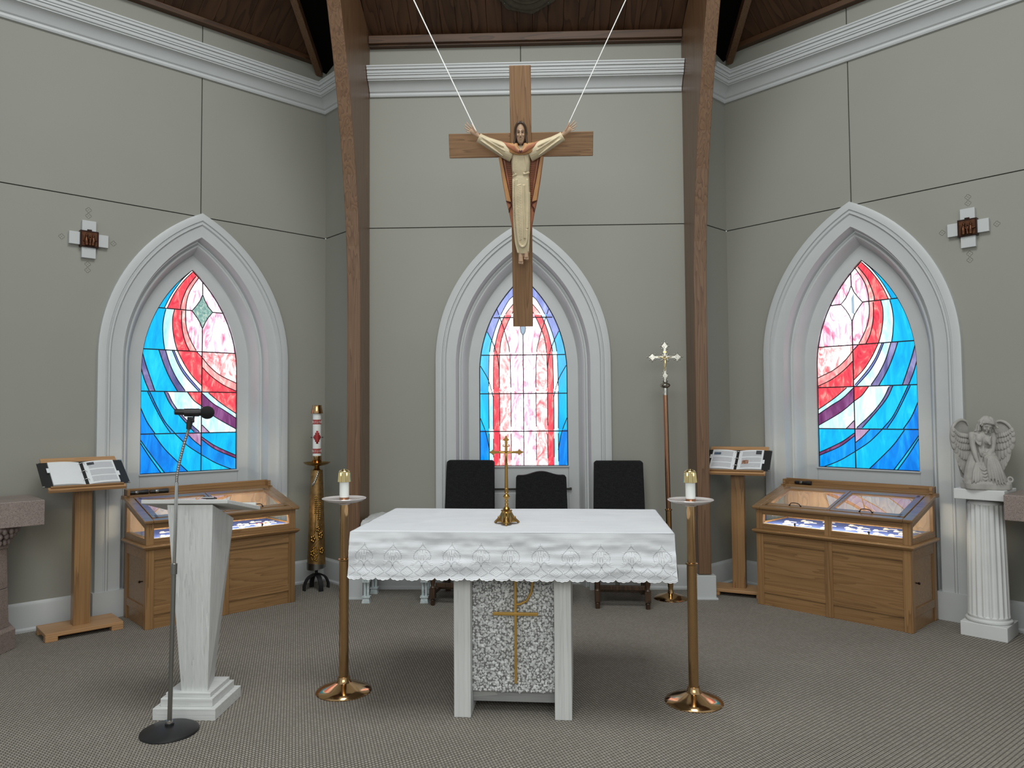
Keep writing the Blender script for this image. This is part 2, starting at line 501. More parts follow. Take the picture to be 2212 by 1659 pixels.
def make_pane(name, c0, c1, c2, strength=1.0, scale=(9, 9, 2.2), detail=4.0, distort=1.2, p=(0.32, 0.52, 0.72)):
    """opalescent stained glass with the daylight behind it: streaks of three tones"""
    m, nt, bs = mat_new(name)
    v = coords(nt, scale)
    oi = N(nt, 'ShaderNodeObjectInfo')
    cmb = N(nt, 'ShaderNodeCombineXYZ')
    mr = N(nt, 'ShaderNodeMath', operation='MULTIPLY'); mr.inputs[1].default_value = 50.0
    nt.links.new(oi.outputs['Random'], mr.inputs[0])
    for k in range(3):
        nt.links.new(mr.outputs[0], cmb.inputs[k])
    add = N(nt, 'ShaderNodeVectorMath', operation='ADD')
    nt.links.new(v, add.inputs[0]); nt.links.new(cmb.outputs[0], add.inputs[1])
    nz = N(nt, 'ShaderNodeTexNoise', inp={'Scale': 1.0, 'Detail': detail, 'Distortion': distort, 'Roughness': 0.6})
    nt.links.new(add.outputs[0], nz.inputs['Vector'])
    r = ramp(nt, [(p[0], c0), (p[1], c1), (p[2], c2)])
    nt.links.new(nz.outputs['Fac'], r.inputs['Fac'])
    n2 = N(nt, 'ShaderNodeTexNoise', inp={'Scale': 1.0, 'Detail': 5.0, 'Distortion': 0.4})
    nt.links.new(coords(nt, (70, 70, 7)), n2.inputs['Vector'])
    r2 = ramp(nt, [(0.35, (0.86, 0.9, 0.92)), (0.6, (1.0, 1.0, 1.0))]); nt.links.new(n2.outputs['Fac'], r2.inputs['Fac'])
    mm = N(nt, 'ShaderNodeMix', data_type='RGBA', blend_type='MULTIPLY'); mm.inputs['Factor'].default_value = 0.6
    nt.links.new(r.outputs['Color'], mm.inputs[6]); nt.links.new(r2.outputs['Color'], mm.inputs[7])
    nt.links.new(mm.outputs[2], bs.inputs['Emission Color'])
    bs.inputs['Emission Strength'].default_value = strength * 1.15
    dk = N(nt, 'ShaderNodeMix', data_type='RGBA', blend_type='MULTIPLY'); dk.inputs['Factor'].default_value = 1.0
    nt.links.new(mm.outputs[2], dk.inputs[6]); dk.inputs[7].default_value = (0.08, 0.08, 0.08, 1)
    nt.links.new(dk.outputs[2], bs.inputs['Base Color'])
    bs.inputs['Roughness'].default_value = 0.18
    return m


def make_print():
    """typed lines on paper (too fine to read)"""
    m, nt, bs = mat_new('printed_page')
    v = coords(nt)
    sep = N(nt, 'ShaderNodeSeparateXYZ'); nt.links.new(v, sep.inputs[0])
    ml = N(nt, 'ShaderNodeMath', operation='MULTIPLY'); ml.inputs[1].default_value = 175.0
    nt.links.new(sep.outputs[1], ml.inputs[0])
    fr = N(nt, 'ShaderNodeMath', operation='FRACT'); nt.links.new(ml.outputs[0], fr.inputs[0])
    gt = N(nt, 'ShaderNodeMath', operation='GREATER_THAN'); gt.inputs[1].default_value = 0.45
    nt.links.new(fr.outputs[0], gt.inputs[0])
    nz = N(nt, 'ShaderNodeTexNoise', inp={'Scale': 1.0, 'Detail': 1.0}); nt.links.new(coords(nt, (900, 300, 1)), nz.inputs['Vector'])
    g2 = N(nt, 'ShaderNodeMath', operation='GREATER_THAN'); g2.inputs[1].default_value = 0.42
    nt.links.new(nz.outputs['Fac'], g2.inputs[0])
    mu = N(nt, 'ShaderNodeMath', operation='MULTIPLY'); nt.links.new(gt.outputs[0], mu.inputs[0]); nt.links.new(g2.outputs[0], mu.inputs[1])
    mx = N(nt, 'ShaderNodeMix', data_type='RGBA')
    nt.links.new(mu.outputs[0], mx.inputs['Factor'])
    mx.inputs[6].default_value = (0.78, 0.80, 0.83, 1); mx.inputs[7].default_value = (0.27, 0.27, 0.29, 1)
    nt.links.new(mx.outputs[2], bs.inputs['Base Color']); bs.inputs['Roughness'].default_value = 0.35
    return m


def make_glow(name, color, strength):
    m, nt, bs = mat_new(name)
    bs.inputs['Emission Color'].default_value = (*color, 1); bs.inputs['Emission Strength'].default_value = strength
    bs.inputs['Base Color'].default_value = (*color, 1)
    return m


def make_linen():
    m, nt, bs = mat_new('white_linen')
    v = coords(nt)
    n1 = N(nt, 'ShaderNodeTexNoise', inp={'Scale': 5.0, 'Detail': 4.0, 'Distortion': 0.8}); nt.links.new(v, n1.inputs['Vector'])
    r = ramp(nt, [(0.3, (0.68, 0.70, 0.735)), (0.7, (0.735, 0.755, 0.79))]); nt.links.new(n1.outputs['Fac'], r.inputs['Fac'])
    nt.links.new(r.outputs['Color'], bs.inputs['Base Color'])
    n2 = N(nt, 'ShaderNodeTexNoise', inp={'Scale': 1.0, 'Detail': 3.0}); nt.links.new(coords(nt, (3, 60, 60)), n2.inputs['Vector'])
    bs.inputs['Roughness'].default_value = 0.8
    bump(nt, bs, n2.outputs['Fac'], 0.35, 0.004)
    return m


M['granite'] = make_granite()
M['carpet'] = make_carpet()
M['blackcloth'] = make_weave('black_upholstery', (0.006, 0.006, 0.007), (0.022, 0.022, 0.024))
M['linen'] = make_linen()
M['glass'] = make_glass(refl=1.8)
M['print'] = make_print()
M['led'] = make_glow('led_strip_light', (1.0, 0.87, 0.66), 85.0)
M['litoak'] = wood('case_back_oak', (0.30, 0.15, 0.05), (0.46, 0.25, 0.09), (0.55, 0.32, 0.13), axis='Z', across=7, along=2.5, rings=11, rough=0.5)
PANE = {
    'cyan': make_pane('glass_cyan', (0.0, 0.33, 0.68), (0.0, 0.44, 0.78), (0.02, 0.60, 0.90)),
    'blue': make_pane('glass_blue', (0.0, 0.13, 0.56), (0.0, 0.22, 0.74), (0.01, 0.36, 0.86)),
    'blue2': make_pane('glass_mid_blue', (0.0, 0.17, 0.57), (0.0, 0.26, 0.76), (0.02, 0.40, 0.86)),
    'ltblue': make_pane('glass_pale_blue', (0.30, 0.66, 0.90), (0.62, 0.86, 1.0), (1.5, 1.5, 1.55), 1.0),
    'white': make_pane('glass_white', (1.2, 1.3, 1.35), (2.4, 2.4, 2.4), (3.0, 3.0, 3.0), 1.0),
    'red': make_pane('glass_red', (0.62, 0.02, 0.06), (0.86, 0.08, 0.10), (1.0, 0.42, 0.36), 1.0, (11, 11, 5), 5.0, 1.8),
    'ltred': make_pane('glass_rose', (0.86, 0.16, 0.19), (0.96, 0.38, 0.36), (1.2, 0.80, 0.74), 1.0, (11, 11, 5), 5.0, 1.8),
    'pink': make_pane('glass_pink_white', (0.78, 0.16, 0.30), (0.95, 0.62, 0.76), (2.4, 2.1, 2.35), 1.0, (10, 10, 3.2), 6.0, 2.6, (0.34, 0.46, 0.66)),
    'blush': make_pane('glass_blush', (0.82, 0.15, 0.18), (0.96, 0.50, 0.50), (1.9, 1.5, 1.5), 1.0, (10, 10, 5), 6.0, 2.6, (0.34, 0.48, 0.68)),
    'purple': make_pane('glass_purple', (0.075, 0.075, 0.22), (0.16, 0.14, 0.32), (0.34, 0.33, 0.58)),
    'plum': make_pane('glass_plum', (0.085, 0.015, 0.08), (0.16, 0.035, 0.14), (0.30, 0.12, 0.30)),
    'lilac': make_pane('glass_lilac', (0.30, 0.11, 0.26), (0.46, 0.30, 0.46), (0.85, 0.74, 0.88)),
    'indigo': make_pane('glass_indigo', (0.15, 0.18, 0.50), (0.20, 0.26, 0.60), (0.40, 0.44, 0.76)),
    'clear': make_pane('glass_clear_green', (0.10, 0.24, 0.22), (0.25, 0.40, 0.36), (0.60, 0.70, 0.58), 1.0, (40, 40, 40), 4.0, 1.0),
    'clearw': make_pane('glass_clear_white', (1.0, 1.05, 1.1), (2.5, 2.5, 2.5), (3.0, 3.0, 3.0), 1.0),
    'slate': make_pane('glass_slate', (0.22, 0.32, 0.42), (0.30, 0.41, 0.50), (0.38, 0.48, 0.56)),
}
# ================================================================== THE ROOM
WL = Matrix.Translation((-2.802, 6.398, 0)) @ Matrix.Rotation(radians(45), 4, 'Z')
WC = Matrix.Translation((0.03, 6.88, 0))
WR = Matrix.Translation((2.853, 6.347, 0)) @ Matrix.Rotation(radians(-45), 4, 'Z')
CORNER_L, CORNER_R = (-1.936, 7.264), (2.012, 7.188)
END_L, END_R = (-1.552, 6.88), (1.704, 6.88)


def arch(w, zs, za, zb, n=22):
    """pointed arch outline from the lower left foot over the apex to the lower right foot"""
    h = za - zs; R = (h * h + w * w) / (2 * w); c = R - w
    a1 = atan2(h, c)
    pts = [(-w, zb), (-w, (zb + zs) / 2)]
    for i in range(n + 1):
        a = a1 * i / n
        pts.append((c - R * cos(a), zs + R * sin(a)))
    right = [(-x, z) for x, z in reversed(pts[:-1])]
    pts[-1] = (0.0, za)
    return pts + right


def archw(w):
    T = [(0.42, 2.0, 2.92), (0.60, 2.06, 3.15), (0.81, 2.10, 3.39)]
    a, b = (T[0], T[1]) if w <= 0.60 else (T[1], T[2])
    t = (w - a[0]) / (b[0] - a[0])
    return a[1] + (b[1] - a[1]) * t, a[2] + (b[2] - a[2]) * t


def ring(w, y, zb):
    zs, za = archw(w)
    return [(x, y, z) for x, z in arch(w, zs, za, zb)]


# ---- floor
mb = MB(); mb.box(-6.5, 6.5, -3.5, 8.5, -0.06, 0.0)
structure(mb.build('floor', M['carpet']))


# ---- walls: a dark backing that shows in the joints, and the painted panels in front of it
def wall_with_window(name, mat4, x0, x1, top, seam=3.365):
    hw = 0.70; zs, za = archw(hw)
    ah = [(x, z) for x, z in arch(hw, zs, za, 0.0)]
    k = len(ah) // 2
    mb = MB()
    left = [(x0, 0), *ah[:k + 1], (0, top), (x0, top)]
    right = [(0, top), *ah[k:], (x1, 0), (x1, top)]
    mb.prism(left, 0.008, 0.06); mb.prism(right, 0.008, 0.06)
    w = structure(mb.build(name, M['joint'])); w.matrix_world = mat4
    g = 0.0045
    cut = lambda s: [(x * 1.0 - s * 0, z) for x, z in s]
    for pts in ([(x0, 0), *[(x, min(z, seam - g)) for x, z in ah[:k + 1] if z < seam - g], (-g, seam - g), (x0, seam - g)],
                [(g, seam - g), *[(x, z) for x, z in ah[k:] if z < seam - g], (x1, 0), (x1, seam - g)],
                [(x0, seam + g), (-g, seam + g), (-g, top), (x0, top)],
                [(g, seam + g), (x1, seam + g), (x1, top), (g, top)]):
        MB().prism(pts, 0.0, 0.02).build('wall_panel', M['wall'], w)
    return w


wall_l = wall_with_window('wall_left', WL, -3.6, 1.225, 5.13)
wall_with_window('wall_back', WC, -1.582, 1.674, 5.10)
wall_r = wall_with_window('wall_right', WR, -1.19, 3.6, 5.13)
SLS = 0.56
for nm, c, e, ang in (('wall_back_left', CORNER_L, END_L, -45), ('wall_back_right', CORNER_R, END_R, 45)):
    L = (Vector(e) - Vector(c)).length
    sgn = 1 if ang < 0 else -1
    mat4 = Matrix.Translation((c[0], c[1], 0)) @ Matrix.Rotation(radians(ang), 4, 'Z')
    xa, xb = (0, L) if sgn > 0 else (-L, 0)
    w = structure(MB().box(xa, xb, 0.008, 0.06, 0, 5.75).build(nm, M['joint'])); w.matrix_world = mat4
    MB().box(xa, xb, 0.0, 0.02, 0, 3.36).build('wall_panel', M['wall'], w)
    MB().box(xa, xb, 0.0, 0.02, 3.37, 5.75).build('wall_panel', M['wall'], w)


# ---- sweeps along the walls
def sweep(path, prof, room_right=True):
    P = [Vector((x, y)) for x, y in path]; rings = []
    ns = []
    for i in range(len(P) - 1):
        d = (P[i + 1] - P[i]).normalized()
        ns.append(Vector((d.y, -d.x)) if room_right else Vector((-d.y, d.x)))
    for i, p in enumerate(P):
        if i == 0:
            n = ns[0]
        elif i == len(P) - 1:
            n = ns[-1]
        else:
            n = (ns[i - 1] + ns[i]) / (1 + ns[i - 1].dot(ns[i]))
        rings.append([(p.x + n.x * d, p.y + n.y * d, z) for d, z in prof])
    return MB().loft(rings)


CORN = [(0.0000, 4.6150), (0.0194, 4.6150), (0.0264, 4.6281), (0.0264, 4.6477), (0.0396, 4.6575), (0.0528, 4.6836), (0.0880, 4.7196), (0.1100, 4.7294), (0.1188, 4.7294), (0.1188, 4.7359), (0.1320, 4.7425), (0.1364, 4.7608), (0.1364, 4.7673), (0.1478, 4.7686), (0.1478, 4.7804), (0.1408, 4.7830), (0.1514, 4.7869), (0.1549, 4.8045), (0.1549, 4.8111), (0.1690, 4.8131), (0.1716, 4.8307), (0.1804, 4.8372), (0.1804, 4.8483), (0.0000, 4.8568)]


def pt(mat4, x):
    p = mat4 @ Vector((x, 0, 0)); return (p.x, p.y)


structure(sweep([pt(WL, -3.6), CORNER_L, (END_L[0] - 0.02, END_L[1] + 0.02)], CORN).build('trim_1', M['trim'], smooth=25))
structure(sweep([(END_R[0] + 0.02, END_R[1] + 0.02), CORNER_R, pt(WR, 3.6)], CORN).build('trim_2', M['trim'], smooth=25))
cc = sweep([(-1.40, 6.88), (1.535, 6.88)], CORN); structure(cc.build('trim_3', M['trim'], smooth=25))
BASE = [(0, 0), (0.034, 0), (0.034, 0.016), (0.024, 0.022), (0.020, 0.03), (0.020, 0.185), (0.016, 0.198), (0.008, 0.206), (0, 0.218)]
for nm, path in (('baseboard_left', [pt(WL, -3.6), pt(WL, -0.87)]), ('baseboard_back_left', [pt(WL, 0.87), CORNER_L, END_L]), ('baseboard_back', [(-1.552, 6.88), (-0.84, 6.88)]),
                 ('baseboard_back_centre', [(0.90, 6.88), (1.70, 6.88)]), ('baseboard_back_right', [END_R, CORNER_R, pt(WR, -0.87)]), ('baseboard_right', [pt(WR, 0.87), pt(WR, 3.6)])):
    structure(sweep(path, BASE).build(nm, M['trim'], smooth=25))


# ---- stained glass
LW = dict(
 dia=[(0.097,2.709),(0.044,2.612),(0.004,2.553),(0.052,2.485),(0.097,2.397),(0.135,2.492),(0.189,2.555),(0.134,2.615)],
 r0=[[(-0.0,2.917),(-0.075,2.835),(-0.138,2.743),(-0.188,2.654),(-0.23,2.561)],[(0.012,2.913),(-0.064,2.824),(-0.126,2.733),(-0.171,2.65),(-0.209,2.557)],[(0.044,2.88),(-0.028,2.774),(-0.068,2.679),(-0.09,2.605),(-0.095,2.559)],[(0.066,2.867),(0.007,2.772),(-0.027,2.696),(-0.044,2.621),(-0.049,2.558)]],
 r1=[[(-0.218,2.556),(-0.236,2.472),(-0.244,2.377),(-0.237,2.271),(-0.225,2.19)],[(-0.147,2.551),(-0.161,2.478),(-0.16,2.383),(-0.144,2.278),(-0.12,2.19)],[(-0.084,2.555),(-0.085,2.461),(-0.076,2.366),(-0.052,2.272),(-0.014,2.19)],[(-0.049,2.554),(-0.05,2.464),(-0.035,2.369),(0.001,2.275),(0.051,2.187)]],
 r2l=[[(-0.419,2.029),(-0.389,1.926),(-0.348,1.823)],[(-0.411,2.165),(-0.368,2.019),(-0.301,1.824)],[(-0.274,2.185),(-0.231,2.06),(-0.18,1.944),(-0.112,1.825)],[(-0.218,2.184),(-0.175,2.051),(-0.117,1.934),(-0.041,1.823)],[(-0.16,2.184),(-0.107,2.059),(-0.037,1.949),(0.073,1.829)],[(-0.145,2.185),(-0.092,2.066),(-0.019,1.959),(0.088,1.837)],[(-0.118,2.186),(-0.061,2.073),(0.01,1.968),(0.095,1.88)],[(0.051,2.185),(0.094,2.141)]],
 r2r=[[(0.095,2.052),(0.183,1.968),(0.294,1.891),(0.417,1.835)],[(0.094,2.141),(0.17,2.053),(0.269,1.977),(0.416,1.91)]],
 r3l=[[(-0.418,1.684),(-0.363,1.558),(-0.294,1.453)],[(-0.361,1.817),(-0.299,1.685),(-0.231,1.556),(-0.163,1.453)],[(-0.344,1.818),(-0.282,1.685),(-0.214,1.556),(-0.131,1.455)],[(-0.225,1.82),(-0.177,1.72),(-0.096,1.614),(0.045,1.452)],[(-0.195,1.814),(-0.143,1.709),(-0.05,1.59),(0.092,1.454)],[(-0.027,1.82),(0.03,1.746),(0.097,1.696)]],
 r3r=[[(0.103,1.526),(0.173,1.455)],[(0.101,1.692),(0.223,1.595),(0.42,1.481)],[(0.1,1.813),(0.197,1.723),(0.296,1.662),(0.419,1.581)],[(0.16,1.814),(0.271,1.724),(0.418,1.625)]],
 r4l=[[(-0.419,1.387),(-0.337,1.252),(-0.242,1.112)],[(-0.419,1.41),(-0.316,1.257),(-0.212,1.111)],[(-0.305,1.447),(-0.217,1.323),(-0.115,1.213),(-0.01,1.107)],[(-0.131,1.453),(-0.024,1.346),(0.099,1.258)],[(-0.028,1.451),(0.034,1.386),(0.098,1.333)]],
 r4r=[[(0.101,1.257),(0.239,1.173),(0.401,1.103)],[(0.1,1.396),(0.226,1.301),(0.419,1.211)],[(0.099,1.42),(0.226,1.332),(0.419,1.238)]],
)
CW = dict(
 v=[[(-0.091,2.738),(-0.141,2.685),(-0.222,2.532),(-0.291,2.343),(-0.324,2.172),(-0.332,1.807),(-0.33,1.437),(-0.33,1.107)],[(-0.092,2.661),(-0.165,2.567),(-0.223,2.437),(-0.262,2.295),(-0.282,2.171),(-0.288,1.806),(-0.289,1.107)],[(-0.092,2.589),(-0.19,2.377),(-0.221,2.236),(-0.23,2.035),(-0.229,1.806),(-0.228,1.107)],[(-0.248,2.609),(-0.196,2.46),(-0.155,2.318),(-0.127,2.17),(-0.12,1.805),(-0.12,1.106)]],
 arcs=[[(-0.344,2.397),(-0.291,2.29),(-0.251,2.177),(-0.23,2.035)],[(-0.41,2.066),(-0.335,1.93),(-0.288,1.765)],[(-0.413,1.566),(-0.361,1.425),(-0.327,1.261)]],
 tear=[(-0.007,2.494),(-0.025,2.417),(-0.007,2.358),(0.013,2.417)],
)
GY = 0.20          # depth of the glass behind the wall face
GW, GZS, GZA, GZB = 0.42, 2.0, 2.92, 1.11


def dense(curve, n=24):
    return [(p.x, p.y) for p in spline([(x, z, 0) for x, z in curve], n)]


def as_fn(curve):
    """x as a function of z along a curve, straight beyond its ends"""
    c = sorted(dense(curve), key=lambda p: p[1])

    def g(z):
        if z <= c[0][1]:
            i = 0
        elif z >= c[-1][1]:
            i = len(c) - 2
        else:
            i = next(k for k in range(len(c) - 1) if c[k + 1][1] >= z)
        (xa, za), (xb, zb) = c[i], c[i + 1]
        return xa + (xb - xa) * (z - za) / max(zb - za, 1e-6)
    return g


def clip(poly, f, along=None):
    """the part of poly where f >= 0; the new edge follows x = along(z)"""
    out = []
    n = len(poly)
    for i in range(n):
        a, b = poly[i], poly[(i + 1) % n]
        fa, fb = f(*a), f(*b)
        if fa >= 0:
            out.append(a)
        if (fa > 0 > fb) or (fa < 0 < fb):
            t = fa / (fa - fb); p = (a[0] + (b[0] - a[0]) * t, a[1] + (b[1] - a[1]) * t)
            if along:
                p = (along(p[1]), p[1])
            out.append(p)
    if along is None or len(out) < 3:
        return out
    res = []
    for i in range(len(out)):
        a, b = out[i], out[(i + 1) % len(out)]
        res.append(a)
        if abs(f(*a)) < 1e-4 and abs(f(*b)) < 1e-4 and abs(a[1] - b[1]) > 0.03:
            k = int(abs(a[1] - b[1]) / 0.02) + 1
            for j in range(1, k):
                z = a[1] + (b[1] - a[1]) * j / k
                res.append((along(z), z))
    return res


def area(p):
    return abs(sum(p[i][0] * p[(i + 1) % len(p)][1] - p[(i + 1) % len(p)][0] * p[i][1] for i in range(len(p)))) / 2


def inside(p, poly):
    x, z = p; c = False; n = len(poly)
    for i in range(n):
        (xa, za), (xb, zb) = poly[i], poly[(i + 1) % n]
        if (za > z) != (zb > z) and x < (xb - xa) * (z - za) / (zb - za) + xa:
            c = not c
    return c


def fine(poly, step=0.02):
    out = []
    for i in range(len(poly)):
        a, b = poly[i], poly[(i + 1) % len(poly)]
        k = max(1, int(sqrt((a[0] - b[0]) ** 2 + (a[1] - b[1]) ** 2) / step))
        out += [(a[0] + (b[0] - a[0]) * j / k, a[1] + (b[1] - a[1]) * j / k) for j in range(k)]
    return out


OUTLINE = fine(arch(GW, GZS, GZA, GZB, 30))


class Glazing:
    def __init__(self, win, mirror=False):
        self.win = win; self.mb = MB(); self.s = -1 if mirror else 1

    def pane(self, poly, color, y=GY):
        if len(poly) < 3 or area(poly) < 2e-5:
            return
        poly = [(x * self.s, z) for x, z in poly]
        q = []
        for p in poly:
            if not q or (p[0] - q[-1][0]) ** 2 + (p[1] - q[-1][1]) ** 2 > 1e-7:
                q.append(p)
        if len(q) > 2 and (q[0][0] - q[-1][0]) ** 2 + (q[0][1] - q[-1][1]) ** 2 < 1e-7:
            q.pop()
        if len(q) >= 3:
            MB().prism(q, y, y + 0.004).build('pane', PANE[color], self.win)

    def came(self, pts, w=0.0075, region=None, y=GY, closed=False):
        pts = [(x * self.s, z) for x, z in pts if region is None or inside((x, z), region)]
        if len(pts) < 2:
            return
        rings = []
        n = len(pts)
        for i, (x, z) in enumerate(pts):
            a = pts[(i - 1) % n] if closed else pts[max(i - 1, 0)]
            b = pts[(i + 1) % n] if closed else pts[min(i + 1, n - 1)]
            dx, dz = b[0] - a[0], b[1] - a[1]; l = sqrt(dx * dx + dz * dz) or 1
            nx, nz = -dz / l * w / 2, dx / l * w / 2
            rings.append([(x + nx, y - 0.003, z + nz), (x - nx, y - 0.003, z - nz), (x - nx, y + 0.007, z - nz), (x + nx, y + 0.007, z + nz)])
        if closed:
            rings.append(rings[0])
        self.mb.loft(rings, caps=not closed)

    def bands(self, region, curves, colors):
        rest = region
        for c, col in zip(curves, colors):
            g = as_fn(c)
            self.pane(clip(rest, lambda x, z: g(z) - x, g), col)
            rest = clip(rest, lambda x, z: x - g(z), g)
            self.came(dense(c, 40), region=region)
        self.pane(rest, colors[len(curves)])

    def done(self):
        self.came(OUTLINE, 0.014, closed=True)
        self.mb.build('lead_came', M['lead'], self.win)


ROWS = [(2.555, 3.0), (2.188, 2.555), (1.823, 2.188), (1.454, 1.823), (1.0, 1.454)]
XM = 0.0975
DIA = [(0.097, 2.709), (0.075, 2.652), (0.044, 2.605), (0.004, 2.553), (0.048, 2.495), (0.075, 2.452), (0.097, 2.397), (0.118, 2.448), (0.146, 2.5), (0.189, 2.555), (0.148, 2.600), (0.118, 2.655)]


def row_region(r, x0=None, x1=None):
    z0, z1 = ROWS[r]
    p = clip(clip(OUTLINE, lambda x, z: z - z0), lambda x, z: z1 - z)
    if x0 is not None:
        p = clip(p, lambda x, z: x - x0)
    if x1 is not None:
        p = clip(p, lambda x, z: x1 - x)
    return fine(p)


def side_glazing(win, mirror):
    g = Glazing(win, mirror)
    W = 'pink'
    g.bands(row_region(0, None, XM), LW['r0'], ['cyan', 'white', 'red', 'ltred', W])
    g.pane(row_region(0, XM), W)
    g.bands(row_region(1, None, XM), LW['r1'], ['cyan', 'ltblue', 'red', 'ltred', W])
    g.pane(row_region(1, XM), W)
    g.bands(row_region(2, None, XM), LW['r2l'], ['cyan', 'purple', 'cyan', 'purple', 'ltblue', 'indigo', 'white', 'red', W])
    g.bands(row_region(2, XM), LW['r2r'], ['red', 'ltred', 'blush'])
    g.bands(row_region(3, None, XM), LW['r3l'], ['blue', 'cyan', 'blue2', 'cyan', 'purple', 'ltblue', 'red'])
    g.bands(row_region(3, XM), LW['r3r'], ['lilac', 'ltblue', 'plum', 'ltblue', 'red'])
    g.bands(row_region(4, None, XM), LW['r4l'], ['blue', 'cyan', 'blue', 'cyan', 'blue2', 'lilac'])
    g.bands(row_region(4, XM), LW['r4r'], ['cyan', 'blue2', 'plum', 'cyan'])
    g.pane(DIA, 'clearw' if mirror else 'clear', GY - 0.0035)
    if mirror:
        g.pane([(0.075, 2.64), (0.098, 2.60), (0.098, 2.47), (0.075, 2.45)], 'slate', GY - 0.005)
    g.came(fine(DIA, 0.01), 0.007, closed=True, y=GY - 0.004)
    for z, segs in ((2.555, ((-0.5, 0.004), (0.189, 0.5))), (2.188, ((-0.5, 0.5),)), (1.823, ((-0.5, 0.5),)), (1.454, ((-0.5, 0.5),))):
        for a, b in segs:
            g.came([(a + (b - a) * i / 60, z) for i in range(61)], 0.0095, region=OUTLINE, y=GY - 0.001)
    g.came([(XM, 2.705 + 0.2 * i / 20) for i in range(21)], 0.0085, region=OUTLINE)
    g.came([(XM, 1.11 + (2.40 - 1.11) * i / 60) for i in range(61)], 0.0085, region=OUTLINE, y=GY - 0.001)
    g.done()


def centre_glazing(win):
    for mirror in (False, True):
        g = Glazing(win, mirror)
        v, arcs = CW['v'], CW['arcs']
        v0 = [(0.0, 2.84)] + v[0]; v1 = [(0.0, 2.78)] + v[1]; v2 = [(0.0, 2.72)] + v[2]
        for r in range(5):
            reg = row_region(r, None, 0.0)
            rest = reg; cells = []
            for i, c in enumerate((v0, v1, v2)):
                f = as_fn(c)
                cells.append((clip(rest, lambda x, z: f(z) - x, f), i)); rest = clip(rest, lambda x, z: x - f(z), f)
                g.came(dense(c, 60), region=reg)
            cells.append((rest, 3))
            for k, (c, lim) in enumerate(((v[3], 3), (arcs[0], 2), (arcs[1], 1), (arcs[2], 0))):
                f = as_fn(c); zlo = min(p[1] for p in c); zhi = max(p[1] for p in c)
                new = []
                for item in cells:
                    poly, i = item[0], item[1]; mk = item[2:]
                    if len(poly) < 3 or i > lim or max(p[1] for p in poly) < zlo or min(p[1] for p in poly) > zhi + 0.02:
                        new.append(item); continue
                    new.append((clip(poly, lambda x, z: f(z) - x, f), i, *mk, (k, 'lo')))
                    new.append((clip(poly, lambda x, z: x - f(z), f), i, *mk, (k, 'hi')))
                cells = new
                g.came(dense(c, 60), region=reg)
            for poly, i, *mk in cells:
                if i == 0:
                    col = 'indigo' if r == 0 or (r == 1 and (1, 'hi') in mk) else ('blue' if (r == 4 and (3, 'hi') not in mk) else 'cyan')
                elif i == 1:
                    col = 'white' if r in (0, 2) else 'ltblue'
                elif i == 2:
                    col = 'red' if r >= 1 else 'ltred'
                else:
                    col = 'blush' if (0, 'lo') in mk else 'pink'
                g.pane(poly, col)
        if not mirror:
            g.came([(0, 1.11 + 1.25 * i / 50) for i in range(51)], 0.0085, region=OUTLINE)
            for z in (2.53, 2.17, 1.80, 1.44):
                g.came([(-0.5 + i / 60, z) for i in range(61)], 0.0095, region=OUTLINE, y=GY - 0.001)
            tear = [(0, 2.52), (-0.02, 2.46), (-0.026, 2.425), (-0.02, 2.39), (0, 2.355), (0.02, 2.39), (0.026, 2.425), (0.02, 2.46)]
            g.pane(tear, 'slate', GY - 0.0035)
            g.came(fine(tear, 0.008), 0.006, closed=True, y=GY - 0.004)
            g.done()
        else:
            g.mb.build('lead_came', M['lead'], win)


def make_window(name, mat4, base=True):
    rings = [ring(0.81, 0.0, 0.215), ring(0.81, -0.044, 0.215), ring(0.79, -0.05, 0.215), ring(0.752, -0.05, 0.215), ring(0.747, -0.036, 0.215), ring(0.740, -0.036, 0.215), ring(0.735, -0.047, 0.215), ring(0.722, -0.047, 0.215),
             ring(0.712, -0.032, 0.215), ring(0.705, -0.030, 0.215), ring(0.624, -0.030, 0.215), ring(0.602, 0.07, 0.0)]
    cas = MB().loft(rings, caps=False, closed=False)
    cas.box(-0.825, -0.595, -0.056, 0.02, 0.0, 0.215); cas.box(0.595, 0.825, -0.056, 0.02, 0.0, 0.215)
    w = structure(cas.build(name, M['trim'], smooth=30)); w.matrix_world = mat4
    r2 = [ring(0.60, 0.07, 0.0), ring(0.588, 0.072, 0.0), ring(0.582, 0.060, 0.0), ring(0.570, 0.058, 0.0), ring(0.560, 0.070, 0.0), ring(0.552, 0.10, 0.0), ring(0.538, 0.13, 0.0), ring(0.53, 0.165, 0.0), ring(0.52, 0.178, 0.0),
          ring(0.422, 0.178, 0.0), ring(0.420, 0.205, 0.0)]
    MB().loft(r2, caps=False, closed=False).build('window_frame', M['trim'], w, smooth=40)
    # apron below the glass, with its sill and sunk panel
    MB().box(-0.424, 0.424, 0.178, 0.23, 0.0, 1.112).build('apron', M['trim'], w)
    MB().box(-0.43, 0.43, 0.163, 0.20, 1.098, 1.112).build('sill', M['trim'], w, bevel=0.003)
    pn = MB(); pn.box(-0.40, 0.40, 0.170, 0.19, 0.10, 0.86)
    pn.build('apron_panel', M['trim'], w, bevel=0.006)
    return w


w1 = make_window('window_1', WL); side_glazing(w1, False)
w2 = make_window('window_2', WC); centre_glazing(w2)
w3 = make_window('window_3', WR); side_glazing(w3, True)
MB().box(-0.42, 0.45, 0.155, 0.172, 0.888, 0.903).build('rail', M['joint'], w2, bevel=0.003)
for x in (-0.43, 0.44):
    MB().box(x - 0.01, x + 0.01, 0.150, 0.18, 0.887, 0.907).build('rail_bracket', M['joint'], w2)

# ---- ceilings: boards under a dark deck
SL = 0.46


